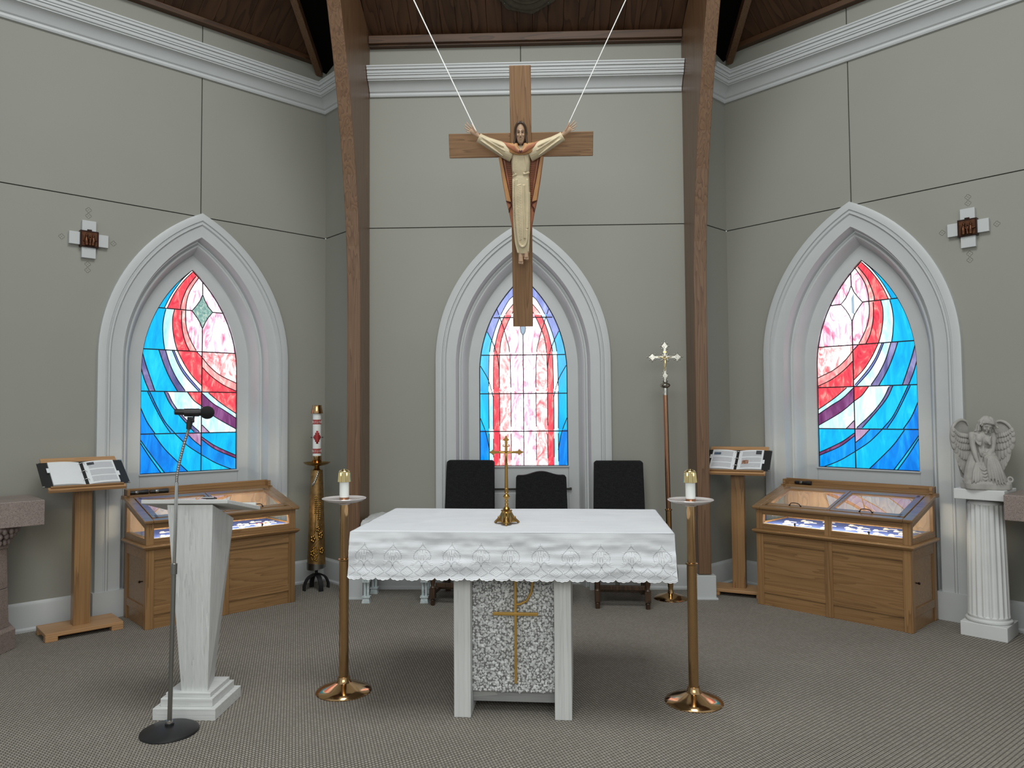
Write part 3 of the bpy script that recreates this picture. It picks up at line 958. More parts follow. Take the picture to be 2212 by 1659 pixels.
def ceiling(name, boards, deck):
    c = structure(MB().add(deck, [(0, 1, 2, 3)]).build(name, M['deck'], fix=False))
    return c


deck = [(-1.42, 6.90, 5.185), (1.56, 6.90, 5.185), (1.56, 4.2, 5.185 + SL * 2.7), (-1.42, 4.2, 5.185 + SL * 2.7)]
cz = structure(MB().add([(x, y, z + d) for d in (0, 0.05) for x, y, z in deck], [(0, 1, 2, 3), (7, 6, 5, 4), (0, 4, 5, 1), (1, 5, 6, 2), (2, 6, 7, 3), (3, 7, 4, 0)]).build('ceiling', M['deck']))
ang = math.atan(SL)
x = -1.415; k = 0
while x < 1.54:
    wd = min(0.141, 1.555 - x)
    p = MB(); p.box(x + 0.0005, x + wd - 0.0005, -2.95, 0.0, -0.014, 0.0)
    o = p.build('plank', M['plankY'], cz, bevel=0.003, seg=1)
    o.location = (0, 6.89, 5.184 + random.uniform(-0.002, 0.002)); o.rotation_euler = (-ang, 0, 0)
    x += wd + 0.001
structure(MB().box(-1.40, 1.535, 6.79, 6.875, 5.10, 5.175).build('trim_4', M['boardX'], bevel=0.004))
structure(MB().box(-1.40, 1.535, 6.82, 6.88, 5.085, 5.105).build('trim_5', M['boardX']))

for nm, side in (('ceiling_left', -1), ('ceiling_right', 1)):
    W = WL if side < 0 else WR
    A = W.to_3x3()
    vx, vin = A @ Vector((1, 0, 0)), A @ Vector((0, -1, 0))
    org = W.translation
    corner_u = 1.225 if side < 0 else -1.19
    root = None
    n = 31; pw = 0.142
    zt = 5.10
    bd = []
    for i in range(n):
        d0 = 0.02 + i * pw; d1 = d0 + pw - 0.003
        u0, u1 = (corner_u - d1, corner_u - d0) if side < 0 else (corner_u + d0, corner_u + d1)
        t0, t1 = [min(3.2, max(0.03, abs(u - corner_u) + 0.03)) for u in (u0, u1)]
        bd.append((u0, u1, t0, t1))
    far = corner_u - n * pw if side < 0 else corner_u + n * pw
    q = [org + vx * corner_u + vin * -0.05, org + vx * far + vin * -0.05, org + vx * far + vin * 3.2, org + vx * (corner_u + (3.2 if side > 0 else -3.2)) + vin * 3.2]
    q = [Vector((p.x, p.y, zt + 0.018 + SLS * t)) for p, t in zip(q, (-0.05, -0.05, 3.2, 3.2))]
    root = structure(MB().add(q + [p + Vector((0, 0, 0.05)) for p in q], [(0, 1, 2, 3), (7, 6, 5, 4), (0, 4, 5, 1), (1, 5, 6, 2), (2, 6, 7, 3), (3, 7, 4, 0)]).build(nm, M['deck']))
    for u0, u1, t0, t1 in bd:
        jz = random.uniform(0, 0.004)
        P = []
        for dz in (0, 0.012):
            for u, t in ((u0, 0), (u1, 0), (u1, t1), (u0, t0)):
                b = org + vx * u + vin * t
                P.append((b.x, b.y, zt + SLS * t + dz + jz))
        # grain runs up the slope, so each board is laid in its own frame
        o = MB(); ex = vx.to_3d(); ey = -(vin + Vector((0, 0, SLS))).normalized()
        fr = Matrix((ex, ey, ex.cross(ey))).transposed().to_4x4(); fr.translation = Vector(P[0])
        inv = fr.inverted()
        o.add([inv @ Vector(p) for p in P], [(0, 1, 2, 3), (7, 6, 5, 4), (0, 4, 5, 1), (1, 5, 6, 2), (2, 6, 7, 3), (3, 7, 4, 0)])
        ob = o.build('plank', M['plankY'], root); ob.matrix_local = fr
    a, b = (org + vx * far + vin * 0.0, org + vx * corner_u + vin * 0.0)
    bo = MB(W); lo, hi = (far, corner_u - 0.05) if side < 0 else (corner_u + 0.05, far)
    bo = MB(); bo.box(lo, hi, -0.07, 0.0, 5.085, 5.135)
    tr = structure(bo.build('trim_6' if side < 0 else 'trim_7', M['boardX'], bevel=0.004)); tr.matrix_world = W

# ---- rafters at the two corners, deep, with black boards added as the shade of the pockets beside the columns
for nm, x, y in (('trim_8', -1.985, 7.2), ('trim_9', 2.055, 7.13)):
    r = MB()
    sl = 0.40; L = 1.9
    v = []
    for yy in (0, -L):
        for xx in (-0.032, 0.032):
            for zz in (0, 0.75):
                v.append((x + xx, y + yy, 4.985 - yy * sl + zz))
    r.add(v, [(0, 1, 3, 2), (4, 6, 7, 5), (0, 4, 5, 1), (2, 3, 7, 6), (0, 2, 6, 4), (1, 5, 7, 3)])
    structure(r.build(nm, M['glulam'], bevel=0.004))
for nm, xa, xb, yb in (('pocket_shade_left', -2.0, -1.40, 7.34), ('pocket_shade_right', 1.54, 2.07, 7.27)):
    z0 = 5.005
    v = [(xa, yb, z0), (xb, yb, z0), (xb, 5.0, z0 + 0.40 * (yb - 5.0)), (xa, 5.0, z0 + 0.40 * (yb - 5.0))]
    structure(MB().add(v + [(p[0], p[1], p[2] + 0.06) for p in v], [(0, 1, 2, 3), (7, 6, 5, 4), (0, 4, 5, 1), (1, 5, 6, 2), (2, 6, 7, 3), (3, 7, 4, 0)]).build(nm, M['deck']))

# ---- laminated timber columns that lean into the room as they rise
for nm, x0, x1, lab in (('timber_column', -1.52, -1.405, 'curved laminated pine column rising beside the painted paschal candle'),
                        ('timber_column', 1.54, 1.65, 'curved laminated pine column rising beside the processional cross')):
    root = thing(nm, lab, 'column', ((x0 + x1) / 2, 6.6, 0))
    h = (x1 - x0) / 2
    front = [(6.5 - 6.6 - 0.66 * max(0.0, (z - 2.5) / 2.4) ** 2.0, z) for z in [0.21, 0.8, 1.6, 2.5, 2.8, 3.1, 3.4, 3.7, 4.0, 4.3, 4.6, 4.9, 5.2, 5.5, 5.8, 6.1]]
    back = [(0.275, 0.21), (0.275, 5.12), (-0.6, 6.1)]
    poly = front + list(reversed(back))
    lam = MB(); lam.prism(poly, -h, h, lambda a, b, c: (b, a, c))
    lam.build('post', M['glulam'], root, bevel=0.006)
    bl = MB(); sx = 0.032
    bl.box(-h - sx, h + sx, -0.13, 0.15, 0.0, 0.205); bl.box(-h - sx - 0.014, h + sx + 0.014, -0.144, 0.15, 0.0, 0.018)
    bl.build('plinth', M['trim'], root, bevel=0.004)

# ---- pressed ceiling medallion
md = thing('ceiling_medallion', 'dark pressed-metal ceiling medallion with scalloped edge and concentric rings', 'medallion', (0.095, 6.365, 5.40), rot=(-ang + pi, 0, 0.0))
pr = []
for k in range(8):
    a0, a1 = radians(45 * k + 9), radians(45 * k + 54)
    p0, p1 = Vector((cos(a0), sin(a0))) * 0.31, Vector((cos(a1), sin(a1))) * 0.31
    for j in range(24):
        t = j / 24; q = p0.lerp(p1, t); q = q * (1 + 0.022 * (abs(sin(pi * t * 6)) - 0.5))
        pr.append((q.x, q.y))
MB().prism(pr, 0.0, 0.012, lambda a, b, c: (a, c, b)).build('plate', M['medal'], md)
MB().lathe([(0.258, 0.010), (0.258, 0.022), (0.245, 0.026), (0.205, 0.016), (0.195, 0.028), (0.185, 0.028), (0.165, 0.018), (0.16, 0.032), (0.15, 0.032), (0.125, 0.02), (0.12, 0.036), (0.11, 0.036), (0.085, 0.022), (0.06, 0.03), (0.055, 0.05), (0.04, 0.058), (0.0, 0.06)], 48).build('ring_moulding', M['medal'], md, smooth=35)
for a in (0.7, 2.3, 3.9, 5.5):
    MB().ball((0.275 * cos(a), 0.275 * sin(a), 0.014), 0.006, 8, 5).build('screw', M['steel'], md)
# ================================================================== FURNITURE
R45 = radians(45)

# ---- altar
AX, AY, AROT = 0.03, 4.315, radians(-3.4)
altar = thing('altar', 'altar on a whitewashed pedestal with stone-chip panel and gilt cross monogram', 'altar', (AX, AY, 0), AROT)
for sx in (-1, 1):
    for y0, y1 in ((-0.355, 0.355),):
        MB().box(sx * 0.267 - 0.045, sx * 0.267 + 0.045, y0, y1, 0.0, 0.94).build('pedestal_leg', M['wash'], altar, bevel=0.004)
MB().box(-0.222, 0.222, -0.265, -0.225, 0.055, 0.115).build('rail', M['washgrey'], altar, bevel=0.003)
MB().box(-0.222, 0.222, -0.285, 0.285, 0.115, 0.94).build('panel', M['stoneback'], altar)
MB().box(-0.81, 0.81, -0.44, 0.44, 0.94, 0.988).build('tabletop', M['wash'], altar, bevel=0.004)
rnd = random.Random(3)
chips = MB()
for face in (-1,):
    nx, nz = 34, 60
    for i in range(nx):
        for j in range(nz):
            x = -0.219 + 0.438 * (i + rnd.uniform(0.1, 0.9)) / nx; z = 0.118 + 0.80 * (j + rnd.uniform(0.1, 0.9)) / nz
            s = rnd.uniform(0.008, 0.0155)
            R = Euler((rnd.uniform(0, 6), rnd.uniform(0, 6), rnd.uniform(0, 6))).to_matrix()
            v = []
            for d in ((1, 0, 0), (-1, 0, 0), (0, 1, 0), (0, -1, 0), (0, 0, 1), (0, 0, -1)):
                q = R @ (Vector(d) * s * rnd.uniform(0.45, 1.15))
                v.append((x + q.x, -0.286 + q.y * 0.8, z + q.z))
            chips.add(v, [(0, 2, 4), (2, 1, 4), (1, 3, 4), (3, 0, 4), (2, 0, 5), (1, 2, 5), (3, 1, 5), (0, 3, 5)])
stuff(chips.build('stone_chips', M['stone'], altar))
em = MB()
em.box(0.008, 0.022, -0.318, -0.30, 0.17, 0.80)
em.box(-0.107, 0.135, -0.320, -0.302, 0.528, 0.544)
em.tube([(0.02, -0.310, 0.80), (0.06, -0.310, 0.795), (0.095, -0.310, 0.76), (0.108, -0.310, 0.71), (0.10, -0.310, 0.65), (0.075, -0.310, 0.605), (0.04, -0.310, 0.588), (0.018, -0.310, 0.585)], 0.0075, 6)
note(em.build('cross_emblem', plain('gilt_metal', (0.50, 0.30, 0.075), 0.4, 0.55, var=0.08), altar, bevel=0.002), 'gilt cross with a looped top, set on the stone chips')

# ---- altar cloth
cl = thing('altar_cloth', 'white linen altar cloth with scalloped embroidered hem hanging over the altar', 'tablecloth', (AX, AY, 0), AROT)
HW, HD, TZ = 0.838, 0.478, 0.996
DROP = 0.228
PITCH = 0.1525


def hem(s):
    p2 = PITCH / 2; f = ((s + 0.0) / p2) % 1.0
    return 0.014 * sqrt(max(0.0, sin(pi * f))) + 0.004 * abs(sin(3 * pi * f))


def wrinkle(s, t):
    a = mnoise.noise(Vector((s * 3.0, t * 9.0, 1.3))) * 0.014 + mnoise.noise(Vector((s * 9.0, t * 26.0, 4.1))) * 0.0085 + mnoise.noise(Vector((s * 4.0, t * 55.0, 7.7))) * 0.0042 + mnoise.noise(Vector((s * 26.0 + t * 30, t * 34.0 - s * 8, 2.7))) * 0.0030 * max(0.0, 1 - abs(t - 0.05) / 0.06)
    return a


def skirt(s, t):
    """front fall: s along the edge, t the distance below the edge"""
    fall = t
    y = -HD - 0.004 - 0.012 * t / DROP - wrinkle(s, t) * min(1.0, t / 0.05)
    return Vector((s * (1 + 0.012 * t / DROP), y, TZ - 0.004 - fall))


cm = MB()
NU, NV = 330, 26
cm.grid(lambda u, v: skirt(-HW + 2 * HW * u, v * (DROP + hem(-HW + 2 * HW * u))), NU, NV)


def top_pt(u, v):
    x, y = -HW + 2 * HW * u, -HD + 2 * HD * v
    e = min(HW - abs(x), HD - abs(y))
    z = TZ - 0.004 * max(0, 1 - e / 0.008) ** 2
    z += 0.0012 * mnoise.noise(Vector((x * 1.2, y * 26, 0.3))) + 0.0015 * mnoise.noise(Vector((x * 3, y * 5, 2.2)))
    return (x, y, z)


cm.grid(top_pt, 110, 66)
for sgn in (-1, 1):
    cm.grid(lambda u, v: (sgn * (HW + 0.002 + 0.012 * v + 0.008 * mnoise.noise(Vector((u * 6, v * 3, sgn)))), -HD + 2 * HD * u, TZ - 0.004 - v * (DROP + hem(2 * HD * u))), 120, 12)
cm.grid(lambda u, v: (-HW + 2 * HW * u, HD + 0.004 + 0.01 * v, TZ - 0.004 - v * (DROP + hem(2 * HW * u))), 120, 6)
cloth = cm.build('cloth', M['linen'], cl, smooth=50)
# embroidery on the front fall: eyelets round shields with IHS, fronds, little crosses, chequered diamonds and a corded edge
ey, th = MB(), MB()
UC = 0.000384


def on_cloth(s, t, off):
    a = skirt(s, t); b = skirt(s + 0.004, t); c = skirt(s, t + 0.004)
    n = (b - a).cross(c - a); n.normalize()
    if n.y > 0:
        n = -n
    return a + n * off, n


def dots(cx, pts, gap=0.0044, r=0.00135):
    P = [(cx + x * UC, (y - 62) * UC) for x, y in pts]
    for (xa, ya), (xb, yb) in zip(P, P[1:]):
        L = sqrt((xb - xa) ** 2 + (yb - ya) ** 2); k = max(1, int(L / gap))
        for i in range(k):
            s, t = xa + (xb - xa) * i / k, ya + (yb - ya) * i / k
            if abs(s) > HW - 0.004 or t < 0.01:
                continue
            p, n = on_cloth(s, t, 0.0009)
            q = n.to_track_quat('Z', 'Y').to_matrix()
            ey.add([p + q @ Vector((r * cos(a * pi / 3), r * sin(a * pi / 3), 0)) for a in range(6)], [(0, 1, 2, 3, 4, 5)])


def stroke(cx, pts, w=2.6, hgt=0.0014):
    P = [(cx + x * UC, (y - 62) * UC) for x, y in pts]
    if any(abs(s) > HW - 0.003 for s, t in P):
        return
    q = []
    for (xa, ya), (xb, yb) in zip(P, P[1:]):
        for i in range(2):
            q.append((xa + (xb - xa) * i / 2, ya + (yb - ya) * i / 2))
    q.append(P[-1])
    th.tube([on_cloth(s, t, hgt * 0.4)[0] for s, t in q], w * UC, 4)


def spot(cx, x, y, r=0.0022):
    s, t = cx + x * UC, (y - 62) * UC
    if abs(s) > HW - 0.005:
        return
    th.ball(on_cloth(s, t, 0.0006)[0], (r, 0.0012, r), 6, 4)


for i in range(-6, 7):
    cx = i * PITCH + 0.008
    if abs(cx) > HW + 0.06:
        continue
    for m in (-1, 1):
        f = lambda pts: [(m * x, y) for x, y in pts]
        dots(cx, f([(0, 232), (62, 298), (104, 340), (118, 380), (112, 412), (96, 440)]))
        dots(cx, f([(6, 505), (10, 478), (24, 458), (48, 447), (72, 455), (84, 472)]))
        dots(cx, f([(4, 500), (14, 530), (40, 560), (72, 580), (100, 588)]))
        dots(cx, f([(198, 512), (150, 550), (102, 586)])); dots(cx, f([(198, 645), (150, 615), (102, 590)]))
        dots(cx, f([(0, 650), (50, 622), (98, 592)]))
        for a, b in (((0, 215), (0, 196)), ((6, 226), (16, 212)), ((14, 232), (30, 224))):
            stroke(cx, f([a, b]), 2.4)
        for a, b, c in (((70, 468), (96, 452), (128, 440)), ((84, 474), (116, 466), (146, 468)), ((96, 482), (126, 484), (152, 494)), ((76, 462), (92, 440), (112, 426))):
            stroke(cx, f([a, b, c]), 3.2)
        stroke(cx, f([(62, 462), (92, 474), (124, 500)]), 2.2)
        for a in range(6):
            y = 318 + a * 20
            stroke(cx, f([(92 + 14 * sin(a), y), (112 + 16 * sin(a + 1), y - 8)]), 2.6)
        stroke(cx, f([(100, 532), (100, 566)]), 2.6); stroke(cx, f([(88, 546), (112, 546)]), 2.6)
        stroke(cx, f([(60, 318), (76, 350), (78, 390), (60, 425), (30, 445)]), 2.4)
    # IHS
    stroke(cx, [(-46, 318), (-46, 425)], 4.2); stroke(cx, [(-56, 318), (-36, 318)], 2.6); stroke(cx, [(-56, 425), (-36, 425)], 2.6)
    stroke(cx, [(-18, 306), (-18, 432)], 4.2); stroke(cx, [(18, 306), (18, 432)], 4.2); stroke(cx, [(-18, 368), (18, 368)], 3.2)
    stroke(cx, [(0, 300), (0, 290)], 2.6); stroke(cx, [(-8, 296), (8, 296)], 2.6)
    stroke(cx, [(64, 330), (48, 318), (34, 330), (36, 352), (56, 374), (66, 398), (54, 422), (36, 416)], 3.6)
    stroke(cx, [(-70, 300), (-40, 285), (0, 280), (40, 285), (70, 300)], 2.6)
    for ox, oy in ((0, 605), (198, 580)):
        for a in (-1, 0, 1):
            for b in (-1, 0, 1):
                spot(cx, ox + (a - b) * 17, oy + (a + b) * 13)
    for m in (-1, 1):
        spot(cx, m * 100, 588, 0.003)
nn = int(2 * HW / 0.003)
for off, w in ((0.002, 0.0022), (0.010, 0.0013)):
    th.tube([on_cloth(-HW + 2 * HW * k / nn, DROP + hem(-HW + 2 * HW * k / nn) - off, 0.0005)[0] for k in range(nn + 1)], w, 5)
note(stuff(ey.build('eyelets', M['eyelet'], cl, fix=False)), 'rows of tiny eyelet holes round the embroidered shields')
note(stuff(th.build('embroidery', M['thread'], cl, smooth=180)), 'raised white embroidery of IHS shields, fronds and corded hem')

# ---- pulpit
pu = thing('pulpit', 'whitewashed wooden pulpit with tapering shaft on a stepped base', 'pulpit', (-1.724, 4.087, 0))
for hx, z0, z1 in ((0.168, 0.0, 0.062), (0.140, 0.062, 0.104), (0.121, 0.104, 0.128)):
    MB().box(-hx, hx, -hx - 0.004, hx + 0.004, z0, z1).build('step', M['washX'], pu, bevel=0.003)
b, t = (-0.050, 0.094, -0.098, 0.10), (-0.110, 0.137, -0.157, 0.125)
sh = MB().loft([[(b[0], b[2], 0.126), (b[1], b[2], 0.126), (b[1] - 0.05, b[3], 0.126), (b[0] - 0.05, b[3], 0.126)], [(t[0], t[2], 1.13), (t[1], t[2], 1.13), (t[1], t[3], 1.02), (t[0], t[3], 1.02)]])
sh.build('shaft', M['wash'], pu, bevel=0.003)
bd = MB(); c = [(-0.245, -0.17, 1.137), (0.222, -0.17, 1.137), (0.262, 0.20, 1.056), (-0.285, 0.20, 1.056)]
bd.loft([c, [(x, y, z + 0.022) for x, y, z in c]])
bd.build('reading_board', M['washX'], pu, bevel=0.003)
MB().box(-0.26, 0.24, 0.185, 0.20, 1.07, 1.10).build('ledge', M['washX'], pu, bevel=0.003)
bk = thing('booklet', 'thin black booklet lying on the top of the whitewashed pulpit', 'booklet', (-1.615, 3.945, 1.1615), rot=(-0.21, 0, 0.1))
MB().box(-0.035, 0.035, -0.022, 0.03, 0.0, 0.006).build('cover', M['black'], bk)
MB().box(-0.0355, 0.034, -0.0225, 0.029, 0.0015, 0.0045).build('pages', M['paper'], bk)

# ---- candle stands
def candle_stand(lab, clab, loc, sc):
    st = thing('candle_stand', lab, 'candle stand', loc)
    MB().lathe([(0.0, 0.0), (0.158, 0.0), (0.160, 0.004), (0.154, 0.012), (0.12, 0.028), (0.075, 0.043), (0.045, 0.054), (0.036, 0.066), (0.032, 0.085), (0.0, 0.085)], 56).build('base', M['gold'], st, smooth=30)
    MB().lathe([(0.0275, 0.07), (0.0275, 0.752), (0.030, 0.754), (0.034, 0.757), (0.034, 0.763), (0.030, 0.766), (0.026, 0.768), (0.0, 0.768)], 28).build('lower_pole', M['gold'], st, smooth=30)
    MB().lathe([(0.0235, 0.76), (0.0235, 1.082), (0.0, 1.082)], 28).build('upper_pole', M['gold'], st, smooth=30)
    MB().lathe([(0.0, 1.075), (0.032, 1.080), (0.036, 1.086), (0.07, 1.090), (0.105, 1.100), (0.124, 1.111), (0.128, 1.116), (0.126, 1.1185), (0.118, 1.1135), (0.10, 1.108), (0.0, 1.108)], 56).build('dish', M['dishw'], st, smooth=30)
    cd = thing('candle', clab, 'candle', (loc[0], loc[1], 1.109), group='pillar candles on the brass stands')
    MB().lathe([(0.029, 0.0), (0.029, 0.013), (0.0, 0.013)], 28).build('socket', M['copper'], cd, smooth=30)
    MB().lathe([(0.0, 0.006), (0.0275, 0.006), (0.0275, 0.125), (0.0, 0.125)], 28).build('wax', M['wax'], cd, smooth=30)
    pr = []
    for z, r, fl in ((0.103, 0.0355, 1), (0.104, 0.0365, 1), (0.13, 0.034, 1), (0.155, 0.032, 1), (0.165, 0.029, 0.6), (0.173, 0.022, 0.2), (0.175, 0.013, 0), (0.170, 0.010, 0)):
        pr.append([((r + 0.0016 * fl * (1 if k % 2 else -1)) * cos(2 * pi * k / 40), (r + 0.0016 * fl * (1 if k % 2 else -1)) * sin(2 * pi * k / 40), z) for k in range(40)])
    MB().loft(pr, caps=False).build('follower_cap', M['bell'], cd, smooth=40)
    return st


candle_stand('tall brass candle stand standing between the pulpit and the altar', 'white pillar candle with brass cap on the stand nearer the pulpit', (-0.985, 4.343, 0), 1)
candle_stand('tall brass candle stand between the altar and the processional cross', 'white pillar candle with brass cap on the stand nearer the processional cross', (1.008, 4.209, 0), 1)

# ---- microphone stand
ms = thing('microphone_stand', 'chrome gooseneck microphone stand on a round black base before the pulpit', 'microphone stand', (-1.729, 3.774, 0))
MB().lathe([(0.0, 0.0), (0.138, 0.0), (0.141, 0.004), (0.139, 0.012), (0.12, 0.022), (0.05, 0.034), (0.022, 0.037), (0.022, 0.048), (0.0, 0.05)], 48).build('base', M['black'], ms, smooth=30)
MB().tube([(0, 0, 0.04), (0.0, 0, 0.06)], [0.017, 0.015], 16).build('collar', M['chrome'], ms, smooth=30)
MB().tube([(0, 0, 0.045), (0.010, 0.0, 0.60), (0.013, 0, 0.82)], 0.0115, 16).build('lower_tube', M['steel'], ms, smooth=40)
MB().tube([(0.0125, 0, 0.795), (0.0137, 0, 0.85)], 0.0165, 16).build('clutch', M['steel'], ms, smooth=30, bevel=0.002)
MB().tube([(0.0137, 0, 0.84), (0.018, 0, 1.0), (0.022, 0, 1.262)], 0.0088, 16).build('upper_tube', M['chrome'], ms, smooth=40)
gp = spline([(0.0215, 0, 1.25), (0.024, 0, 1.30), (0.034, 0.006, 1.37), (0.048, 0.012, 1.44), (0.0655, 0.02, 1.515), (0.073, 0.024, 1.542)], 120)
MB().tube(gp, [0.0078 if (k // 2) % 2 else 0.0064 for k in range(120)], 12).build('gooseneck', M['steel'], ms, smooth=60)
cp = MB(); cp.tube([(0.071, 0.022, 1.535), (0.075, 0.025, 1.575)], [0.0125, 0.016], 12)
cp.box(0.066, 0.084, 0.016, 0.034, 1.572, 1.60); cp.tube([(0.092, 0.025, 1.572), (0.096, 0.025, 1.605)], 0.006, 8); cp.tube([(0.075, 0.025, 1.578), (0.097, 0.025, 1.577)], 0.008, 8)
cp.tube([(0.048, 0.02, 1.622), (0.115, 0.045, 1.622)], 0.021, 16)
cp.build('clip', M['black'], ms, smooth=40)
mc = thing('microphone', 'black microphone with a round foam windscreen held in the gooseneck stand', 'microphone', (-1.729, 3.774, 0))
MB().tube([(0.006, 0.0, 1.626), (0.012, 0.004, 1.626), (0.06, 0.024, 1.624), (0.14, 0.054, 1.622)], [0.013, 0.0155, 0.0165, 0.019], 20).build('body', M['black'], mc, smooth=40)
MB().ball((0.152, 0.058, 1.6215), (0.036, 0.036, 0.034), 24, 16).build('windscreen', M['foam'], mc, smooth=180)
MB().tube([(0.060, 0.018, 1.6335), (0.105, 0.036, 1.632)], 0.0065, 8).build('switch', M['steel'], mc, smooth=40)

# ---- display cases


def display_case(W, lab, side):
    """local frame: x along the wall, -y into the room"""
    root = thing('display_case', lab, 'display case', W.translation, 0)
    root.rotation_euler = (0, 0, R45 if side < 0 else -R45)
    A, Bk, F = 0.605, -0.075, -0.612
    P = lambda mb, nm, mat, **k: mb.build(nm, M[mat], root, **k)
    # plinth, posts, rails and panels of the cupboard
    for x in (-A + 0.03, A - 0.03):
        for y in (F + 0.03, Bk - 0.03):
            P(MB().cbox((x, y, 0.30), (0.06, 0.06, 0.60)), 'post', 'oakZ', bevel=0.003)
    P(MB().box(-0.03, 0.03, F, F + 0.04, 0.0, 0.59), 'stile', 'oakZ', bevel=0.003)
    for z0, z1 in ((0.515, 0.598), (0.105, 0.165)):
        for x0, x1 in ((-A + 0.06, -0.03), (0.03, A - 0.06)):
            P(MB().box(x0, x1, F + 0.002, F + 0.04, z0, z1), 'rail', 'oakX', bevel=0.002)
        for sx in (-1, 1):
            P(MB().box(*sorted((sx * (A - 0.04), sx * (A - 0.002))), F + 0.06, Bk - 0.06, z0, z1), 'rail', 'oakX', bevel=0.002)
    for x0, x1 in ((-A + 0.06, -0.03), (0.03, A - 0.06)):
        P(MB().box(x0, x1, F + 0.012, F + 0.03, 0.165, 0.515), 'panel', 'oakp')
        P(MB().box(x0, x1, F + 0.012, F + 0.03, 0.0, 0.105), 'toe_board', 'oakp')
    door_side = -1 if side < 0 else 1
    for sx in (-1, 1):
        d = P(MB().box(*sorted((sx * (A - 0.03), sx * (A - 0.012))), F + 0.06, Bk - 0.06, 0.165, 0.515), 'door' if sx == door_side else 'panel', 'oakp')
        if sx == door_side:
            kn = MB().lathe([(0.0, 0.0), (0.005, 0.0), (0.004, 0.012), (0.009, 0.018), (0.010, 0.024), (0.006, 0.030), (0.0, 0.031)], 12, (sx * (A - 0.012), F + 0.115, 0.345), Matrix.Rotation(sx * pi / 2, 3, 'Y'))
            kn.build('knob', M['bronzeframe'], d, smooth=40)
        P(MB().box(*sorted((sx * (A - 0.03), sx * (A - 0.012))), F + 0.06, Bk - 0.06, 0.0, 0.105), 'toe_board', 'oakp')
    P(MB().box(-A + 0.01, A - 0.01, Bk - 0.03, Bk - 0.005, 0.02, 0.60), 'back_panel', 'oakp')
    # waist moulding
    wm = MB()
    pr = [(0.0, 0.590), (0.012, 0.596), (0.024, 0.608), (0.028, 0.618), (0.022, 0.626), (0.006, 0.630), (-0.02, 0.631)]
    rings = []
    for sx, sy in ((-1, Bk), (-1, F), (1, F), (1, Bk)):
        rings.append([(sx * (A + d), (sy - d) if sy == F else sy, z) for d, z in pr])
    wm.loft(rings)
    P(wm, 'waist_moulding', 'oakX', smooth=40)
    P(MB().box(-A + 0.015, A - 0.015, F + 0.031, Bk - 0.035, 0.60, 0.662), 'case_floor', 'oakX')
    # vitrine: front low, back high
    zf, zb = 0.800, 0.945
    sl = (zb - zf) / (Bk - F)
    zt = lambda y: zf + (y - F) * sl
    for x in (-A + 0.028, A - 0.028):
        P(MB().box(x - 0.028, x + 0.028, F, F + 0.05, 0.630, zf), 'corner_post', 'oakZ', bevel=0.003)
    P(MB().box(-0.026, 0.026, F + 0.002, F + 0.03, 0.630, zf), 'stile', 'oakZ', bevel=0.002)
    for x0, x1 in ((-A + 0.056, -0.026), (0.026, A - 0.056)):
        P(MB().box(x0, x1, F + 0.002, F + 0.03, 0.630, 0.676), 'rail', 'oakX', bevel=0.002)
        P(MB().box(x0, x1, F + 0.002, F + 0.03, 0.752, zf), 'rail', 'oakX', bevel=0.002)
        P(MB().box(x0, x1, F + 0.013, F + 0.017, 0.676, 0.752), 'front_glass', 'glass')
    for sx in (-1, 1):
        xi, xo = sx * (A - 0.03), sx * (A - 0.002)
        fn = (lambda a, b, c: (b, a, c))
        x0, x1 = sorted((xi, xo))
        P(MB().prism([(F + 0.05, 0.630), (Bk, 0.630), (Bk, 0.676), (F + 0.05, 0.676)], x0, x1, fn), 'end_rail', 'oakX', bevel=0.002)
        P(MB().prism([(F + 0.05, 0.752), (Bk - 0.045, zt(Bk - 0.045) - 0.055), (Bk - 0.045, zt(Bk - 0.045)), (F + 0.05, zt(F + 0.05))], x0, x1, fn), 'end_rail', 'oakX', bevel=0.002)
        P(MB().prism([(Bk - 0.045, 0.676), (Bk, 0.676), (Bk, zt(Bk)), (Bk - 0.045, zt(Bk - 0.045))], x0, x1, fn), 'corner_post', 'oakZ', bevel=0.002)
        xm = (xi + xo) / 2
        P(MB().prism([(F + 0.05, 0.676), (Bk - 0.045, 0.676), (Bk - 0.045, zt(Bk - 0.045) - 0.055), (F + 0.05, 0.752)], xm - 0.002, xm + 0.002, fn), 'end_glass', 'glass')
        P(MB().box(*sorted((sx * (A - 0.034), sx * (A - 0.030))), F + 0.052, Bk - 0.05, 0.631, 0.682), 'edge_bead', 'litoak')
    P(MB().box(-A + 0.03, A - 0.03, Bk - 0.03, Bk - 0.012, 0.630, zb - 0.02), 'back_board', 'litoak')
    P(MB().box(-A + 0.032, A - 0.032, F + 0.033, Bk - 0.034, 0.660, 0.671), 'felt_lining', 'felt')
    P(MB().box(-A + 0.057, A - 0.057, F + 0.019, F + 0.031, 0.668, 0.6775), 'edge_bead', 'tag')
    # lid: sloping frame with two panes, hinged at the back
    T = Matrix.Translation((0, F, zf)) @ Matrix.Rotation(math.atan(sl), 4, 'X')
    LD = sqrt((Bk - F - 0.045) ** 2 + (sl * (Bk - F - 0.045)) ** 2)
    o = -0.026
    lid = None
    fr = MB(T)
    fr.box(-A - 0.024, -A + 0.045, o, LD, 0.0, 0.024); fr.box(A - 0.045, A + 0.024, o, LD, 0.0, 0.024)
    fr.box(-A + 0.045, A - 0.045, o, 0.025, 0.0, 0.024); fr.box(-A + 0.045, A - 0.045, LD - 0.025, LD, 0.0, 0.024)
    P(fr, 'lid_surround', 'oaklid', bevel=0.006)
